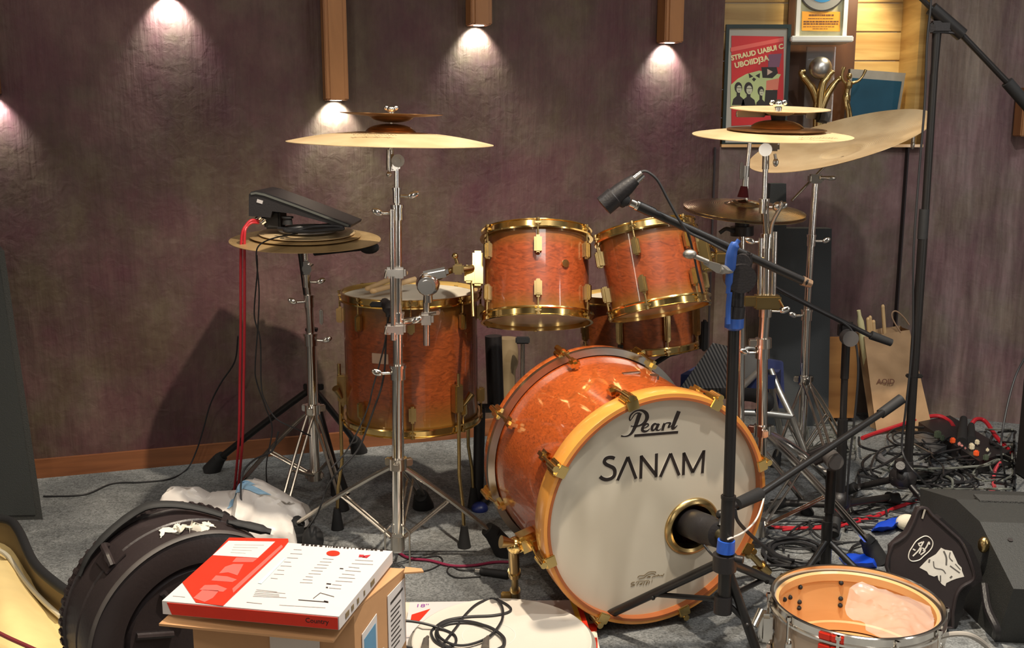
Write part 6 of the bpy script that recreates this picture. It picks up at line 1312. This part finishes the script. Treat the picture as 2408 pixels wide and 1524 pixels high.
for k, (x0, y0, x1, y1) in enumerate(((2046, 748, 2056, 800), (2054, 758, 2062, 805), (2041, 752, 2050, 805), (2076, 722, 2086, 800))):
    lab = ('short drumstick, right one of the cluster at the bag left corner', 'shortest drumstick tip showing in the paper bag', 'drumstick leaning left in the paper bag beside the pale mallet', 'tallest drumstick standing alone in the middle of the paper bag')[k]
    b = B(); a = pt(x0, y0, Yg+.06); c_ = pt(x1, y1+70, Yg+.07); b.cyl(a, c_, .0075, .009, 10); b.ball(a, .0078, (1, 1, 1.4)); solo('drumstick', b, M['stick'], lab, 'drumstick', 'drumsticks in the paper bag')
b = B(); a = pt(2019, 730, Yg+.05); c_ = pt(2040, 860, Yg+.07); b.tube([a, a.lerp(c_, .3), a.lerp(c_, .6), c_], [.008, .014, .018, .018], 10, smooth=3); solo('mallet', b, simple('pale_yellow_felt', (.72, .66, .36), .8), 'pale yellow mallet leaning at the left of the paper bag', 'mallet')
# charcoal boards behind the stands
Yq = 4.14
t = thing('charcoal_board', 'large charcoal grey board with a raised neck, leaning behind the chrome stands', 'board', (fl(1885, 1000).x, Yq, 0))
P = [pt(1806, 540, Yq), pt(1812, 432, Yq), pt(1849, 432, Yq), pt(1849, 537, Yq), pt(1956, 538, Yq)]
a = pt(1950, 960, Yq); c_ = pt(1800, 960, Yq); a.z = 0; c_.z = 0
b = B(); b.slab(P+[a, c_], (0, 1, 0), .07); part('panel', b, M['greyboard'], t, smooth=False)
b = B(); q_ = pt(1985, 918, 4.16); b.box((q_.x, 4.2, q_.z/2+.12), (.13, .02, q_.z+.2), bevel=.002); solo('plywood_board', b, wood_mat('orange_plywood', (.30, .13, .04), (.45, .22, .07), (2, 2, 14)), 'orange plywood board leaning on the wall left of the paper bag', 'board')
# folding chair with navy seat and the ribbed speaker on it
t = thing('folding_chair', 'folding chair with navy padding and steel legs, behind the bass drum', 'chair', (fl(1760, 1060).x, 3.55, 0))
b = B(); s0 = pt(1600, 905, 3.6); b.slab([pt(1600, 910, 3.5), pt(1820, 915, 3.5), pt(1835, 895, 3.85), pt(1640, 885, 3.85)], (0, 0, 1), .045); part('seat', b, M['navy'], t)
b = B(); b.slab([pt(1806, 846, 3.88), pt(1842, 852, 3.88), pt(1846, 960, 3.86), pt(1790, 960, 3.86)], (0, 1, 0), .03); part('backrest', b, M['navy'], t)
stl = simple('brushed_steel_tube', (.55, .54, .5), .35, .9)
for P in ([(1812, 870, 3.6), (1830, 915, 3.55), (1862, 980, 3.5)], [(1862, 980, 3.5), (1800, 972, 3.5), (1690, 968, 3.5)], [(1862, 980, 3.5), (1892, 1062, 3.48)], [(1812, 900, 3.8), (1840, 1040, 3.9)], [(1640, 930, 3.55), (1620, 1120, 3.45)]):
    b = B(); P3 = [pt(*p) for p in P]
    if P3[-1].z < .05: P3[-1].z = .0
    b.tube(P3, .012, 10); part('leg', b, stl, t)
b = B(); b.tube([pt(1862, 980, 3.5), fl(1893, 1075, .0)], .010, 8); part('leg', b, stl, t)
rib, nt, p_ = nodes('ribbed_grey_grille'); N = nt.nodes; L = nt.links; tc = N.new('ShaderNodeTexCoord'); wv = N.new('ShaderNodeTexWave'); wv.inputs['Scale'].default_value = 27; wv.bands_direction = 'X'; mpn = N.new('ShaderNodeMapping'); mpn.inputs['Rotation'].default_value = (0, math.radians(22), 0)
L.new(tc.outputs['Object'], mpn.inputs['Vector']); L.new(mpn.outputs[0], wv.inputs['Vector']); rr_ = ramp(N, [(.3, (.02, .02, .022)), (.7, (.16, .155, .145))]); L.new(wv.outputs['Fac'], rr_.inputs['Fac']); L.new(rr_.outputs[0], p_.inputs['Base Color']); p_.inputs['Roughness'].default_value = .5
t = thing('monitor_speaker', 'small speaker with a ribbed grey grille tilted on the navy chair seat', 'speaker', pt(1700, 900, 3.5))
b = B(); fr_ = [pt(1598, 912, 3.46), pt(1650, 880, 3.5), pt(1655, 840, 3.56), pt(1690, 806, 3.6), pt(1745, 822, 3.6), pt(1738, 908, 3.46)]
b = B(); b.slab([pt(1598, 914, 3.44), pt(1676, 806, 3.60), pt(1748, 822, 3.60), pt(1738, 912, 3.44)], (0, .7, -.5), .10); part('grille', b, rib, t, smooth=False)
b = B(); b.slab([pt(1738, 912, 3.43), pt(1745, 822, 3.58), pt(1790, 832, 3.60), pt(1794, 862, 3.56), pt(1750, 912, 3.44)], (0, .7, -.5), .10); part('side_panel', b, simple('grey_side_panel', (.16, .155, .145), .4, .3), t, smooth=False)
b = B(); b.tube([pt(1742, 912, 3.42), pt(1796, 862, 3.54)], .012, 10); b.tube([pt(1746, 822, 3.57), pt(1770, 818, 3.58), pt(1792, 834, 3.58), pt(1798, 862, 3.54)], .008, 10, smooth=4); part('frame', b, stl, t)
b = B(); b.tube([pt(1700, 925, 3.2), pt(1760, 928, 3.15), pt(1795, 935, 3.12), pt(1805, 952, 3.12), pt(1780, 968, 3.15)], [.018, .022, .024, .02, .01], 12, smooth=4); solo('black_clamp', b, M['rubber'], 'rounded black rubber clamp showing between the two right stands', 'clamp')
# floor clutter behind stand: plug box and pedal
t = thing('plug_box', 'black tray of cables with orange and white plugs against the right wall', 'plug box', fl(2270, 1060))
b = B(); qq = [(2158, 1020), (2232, 1004), (2372, 1092), (2300, 1116)]; b.slab([fl(x, y, .002) for x, y in qq], (0, 0, 1), .05); part('tray', b, M['plastic'], t, smooth=False)
cols = [simple('orange_plug', (.85, .12, .03), .4), simple('cream_plug', (.75, .68, .5), .4), simple('pink_plug', (.7, .3, .27), .4), simple('green_plug', (.07, .09, .06), .5)]
for k, (x, y, ci, s_) in enumerate(((2240, 1036, 0, 1.0), (2256, 1044, 2, .7), (2262, 1048, 2, .6), (2285, 1050, 1, 1.1), (2298, 1040, 1, .9), (2296, 1066, 0, 1.0), (2318, 1076, 3, 1.0), (2205, 1022, 3, 1.3), (2216, 1030, 3, 1.0), (2322, 1058, 1, .7), (2270, 1054, 2, .5), (2262, 1034, 1, .5))):
    b = B(); b.box(fl(x, y, .066), (.019*s_, .015*s_, .022*s_), Matrix.Rotation(k*.5, 3, 'Z'), bevel=.004); part('plug', b, cols[ci], t)
b = B(); b.cyl(fl(2262, 1040, .06), pt(2266, 985, fl(2262, 1040).y), .020, .014, 12); b.cyl(fl(2284, 1036, .06), pt(2284, 1000, fl(2284, 1036).y), .018, .012, 12); part('adapter', b, M['rubber'], t)
t = thing('effects_pedal', 'grey metal box on the carpet behind the tall stand base', 'metal box', fl(2180, 1065))
b = B(); b.slab([fl(x, y, .002) for x, y in ((2140, 1040), (2185, 1034), (2232, 1062), (2190, 1084))], (0, 0, 1), .03); part('housing', b, simple('dull_grey_metal', (.2, .2, .2), .35, .6, var=.3, vscale=30), t, smooth=False)
b = B(); b.tube([fl(2150, 1046, .045), fl(2195, 1070, .045)], .006, 8); part('top_bar', b, M['silver'], t)
# dark post with blue clamp behind the floor tom
t = thing('percussion_stand', 'dark post with a blue knob between the floor tom and the bass drum', 'stand', (pt(1125, 1200, 3.2).x, 3.2, 0))
b = B(); a = pt(1160, 790, 3.3); c_ = pt(1166, 960, 3.3); b.cyl(a, c_, .028, .028, 16); part('upper_tube', b, M['plastic'], t)
b = B(); a = pt(1128, 960, 3.2); c_ = pt(1124, 1190, 3.2); b.cyl(c_, a, .017, .019, 14); b.cyl(a, pt(1160, 960, 3.3), .015); part('post', b, M['plastic'], t)
b = B(); b.ball(pt(1128, 1196, 3.16), .028, (1, 1, .8)); part('knob', b, simple('navy_knob', (.01, .02, .12), .4), t, 'navy blue knob')
b = B(); b.tube([pt(1150, 1110, 3.25), pt(1160, 1150, 3.2), pt(1130, 1192, 3.18)], .014, 10, smooth=4); part('leg', b, M['plastic'], t)
b = B(); b.cyl(Vector((pt(1124, 1190, 3.2).x, 3.2, 0)), pt(1124, 1190, 3.2), .014, .017, 14); part('rubber_foot', b, M['rubber'], t)
t = thing('metal_post', 'tan post seen below the left rack tom, beside the dark post', 'post', (pt(1195, 1000, 3.6).x, 3.6, 0))
b = B(); a = pt(1193, 795, 3.6); c_ = pt(1193, 905, 3.6); b.tube([a, a.lerp(c_, .4), c_, Vector((c_.x, 3.6, 0))], [.036, .040, .030, .03], 16, smooth=3); part('tube', b, simple('tan_satin_metal', (.34, .25, .14), .4, .3), t)
t = thing('rod_stand', 'thin chrome rod with a black clamp under the left rack tom', 'stand', (pt(1229, 1000, 3.5).x, 3.5, 0))
b = B(); a = pt(1229, 800, 3.5); b.cyl(Vector((a.x, 3.5, 0)), a, .008); part('rod', b, M['chrome_d'], t)
b = B(); b.box(a, (.05, .03, .022), bevel=.004); part('clamp', b, M['rubber'], t)
# drumsticks on the floor tom
zf = .745
for k, (a, c_) in enumerate((((878, 700), (976, 656)), ((866, 690), (955, 668)))):
    b = B(); p = pt(a[0], a[1], 2.93+.05*k); p.z = zf+.012; e = pt(c_[0], c_[1], 3.05+.06*k); e.z = zf+.030+.012*k; b.cyl(p, e, .0075, .0085, 12); b.ball(p, .008, (1.3, 1, 1)); solo('drumstick', b, M['stick'], ('front drumstick of the pair lying on the floor tom', 'rear drumstick of the pair lying on the floor tom')[k], 'drumstick', 'drumsticks on the floor tom')
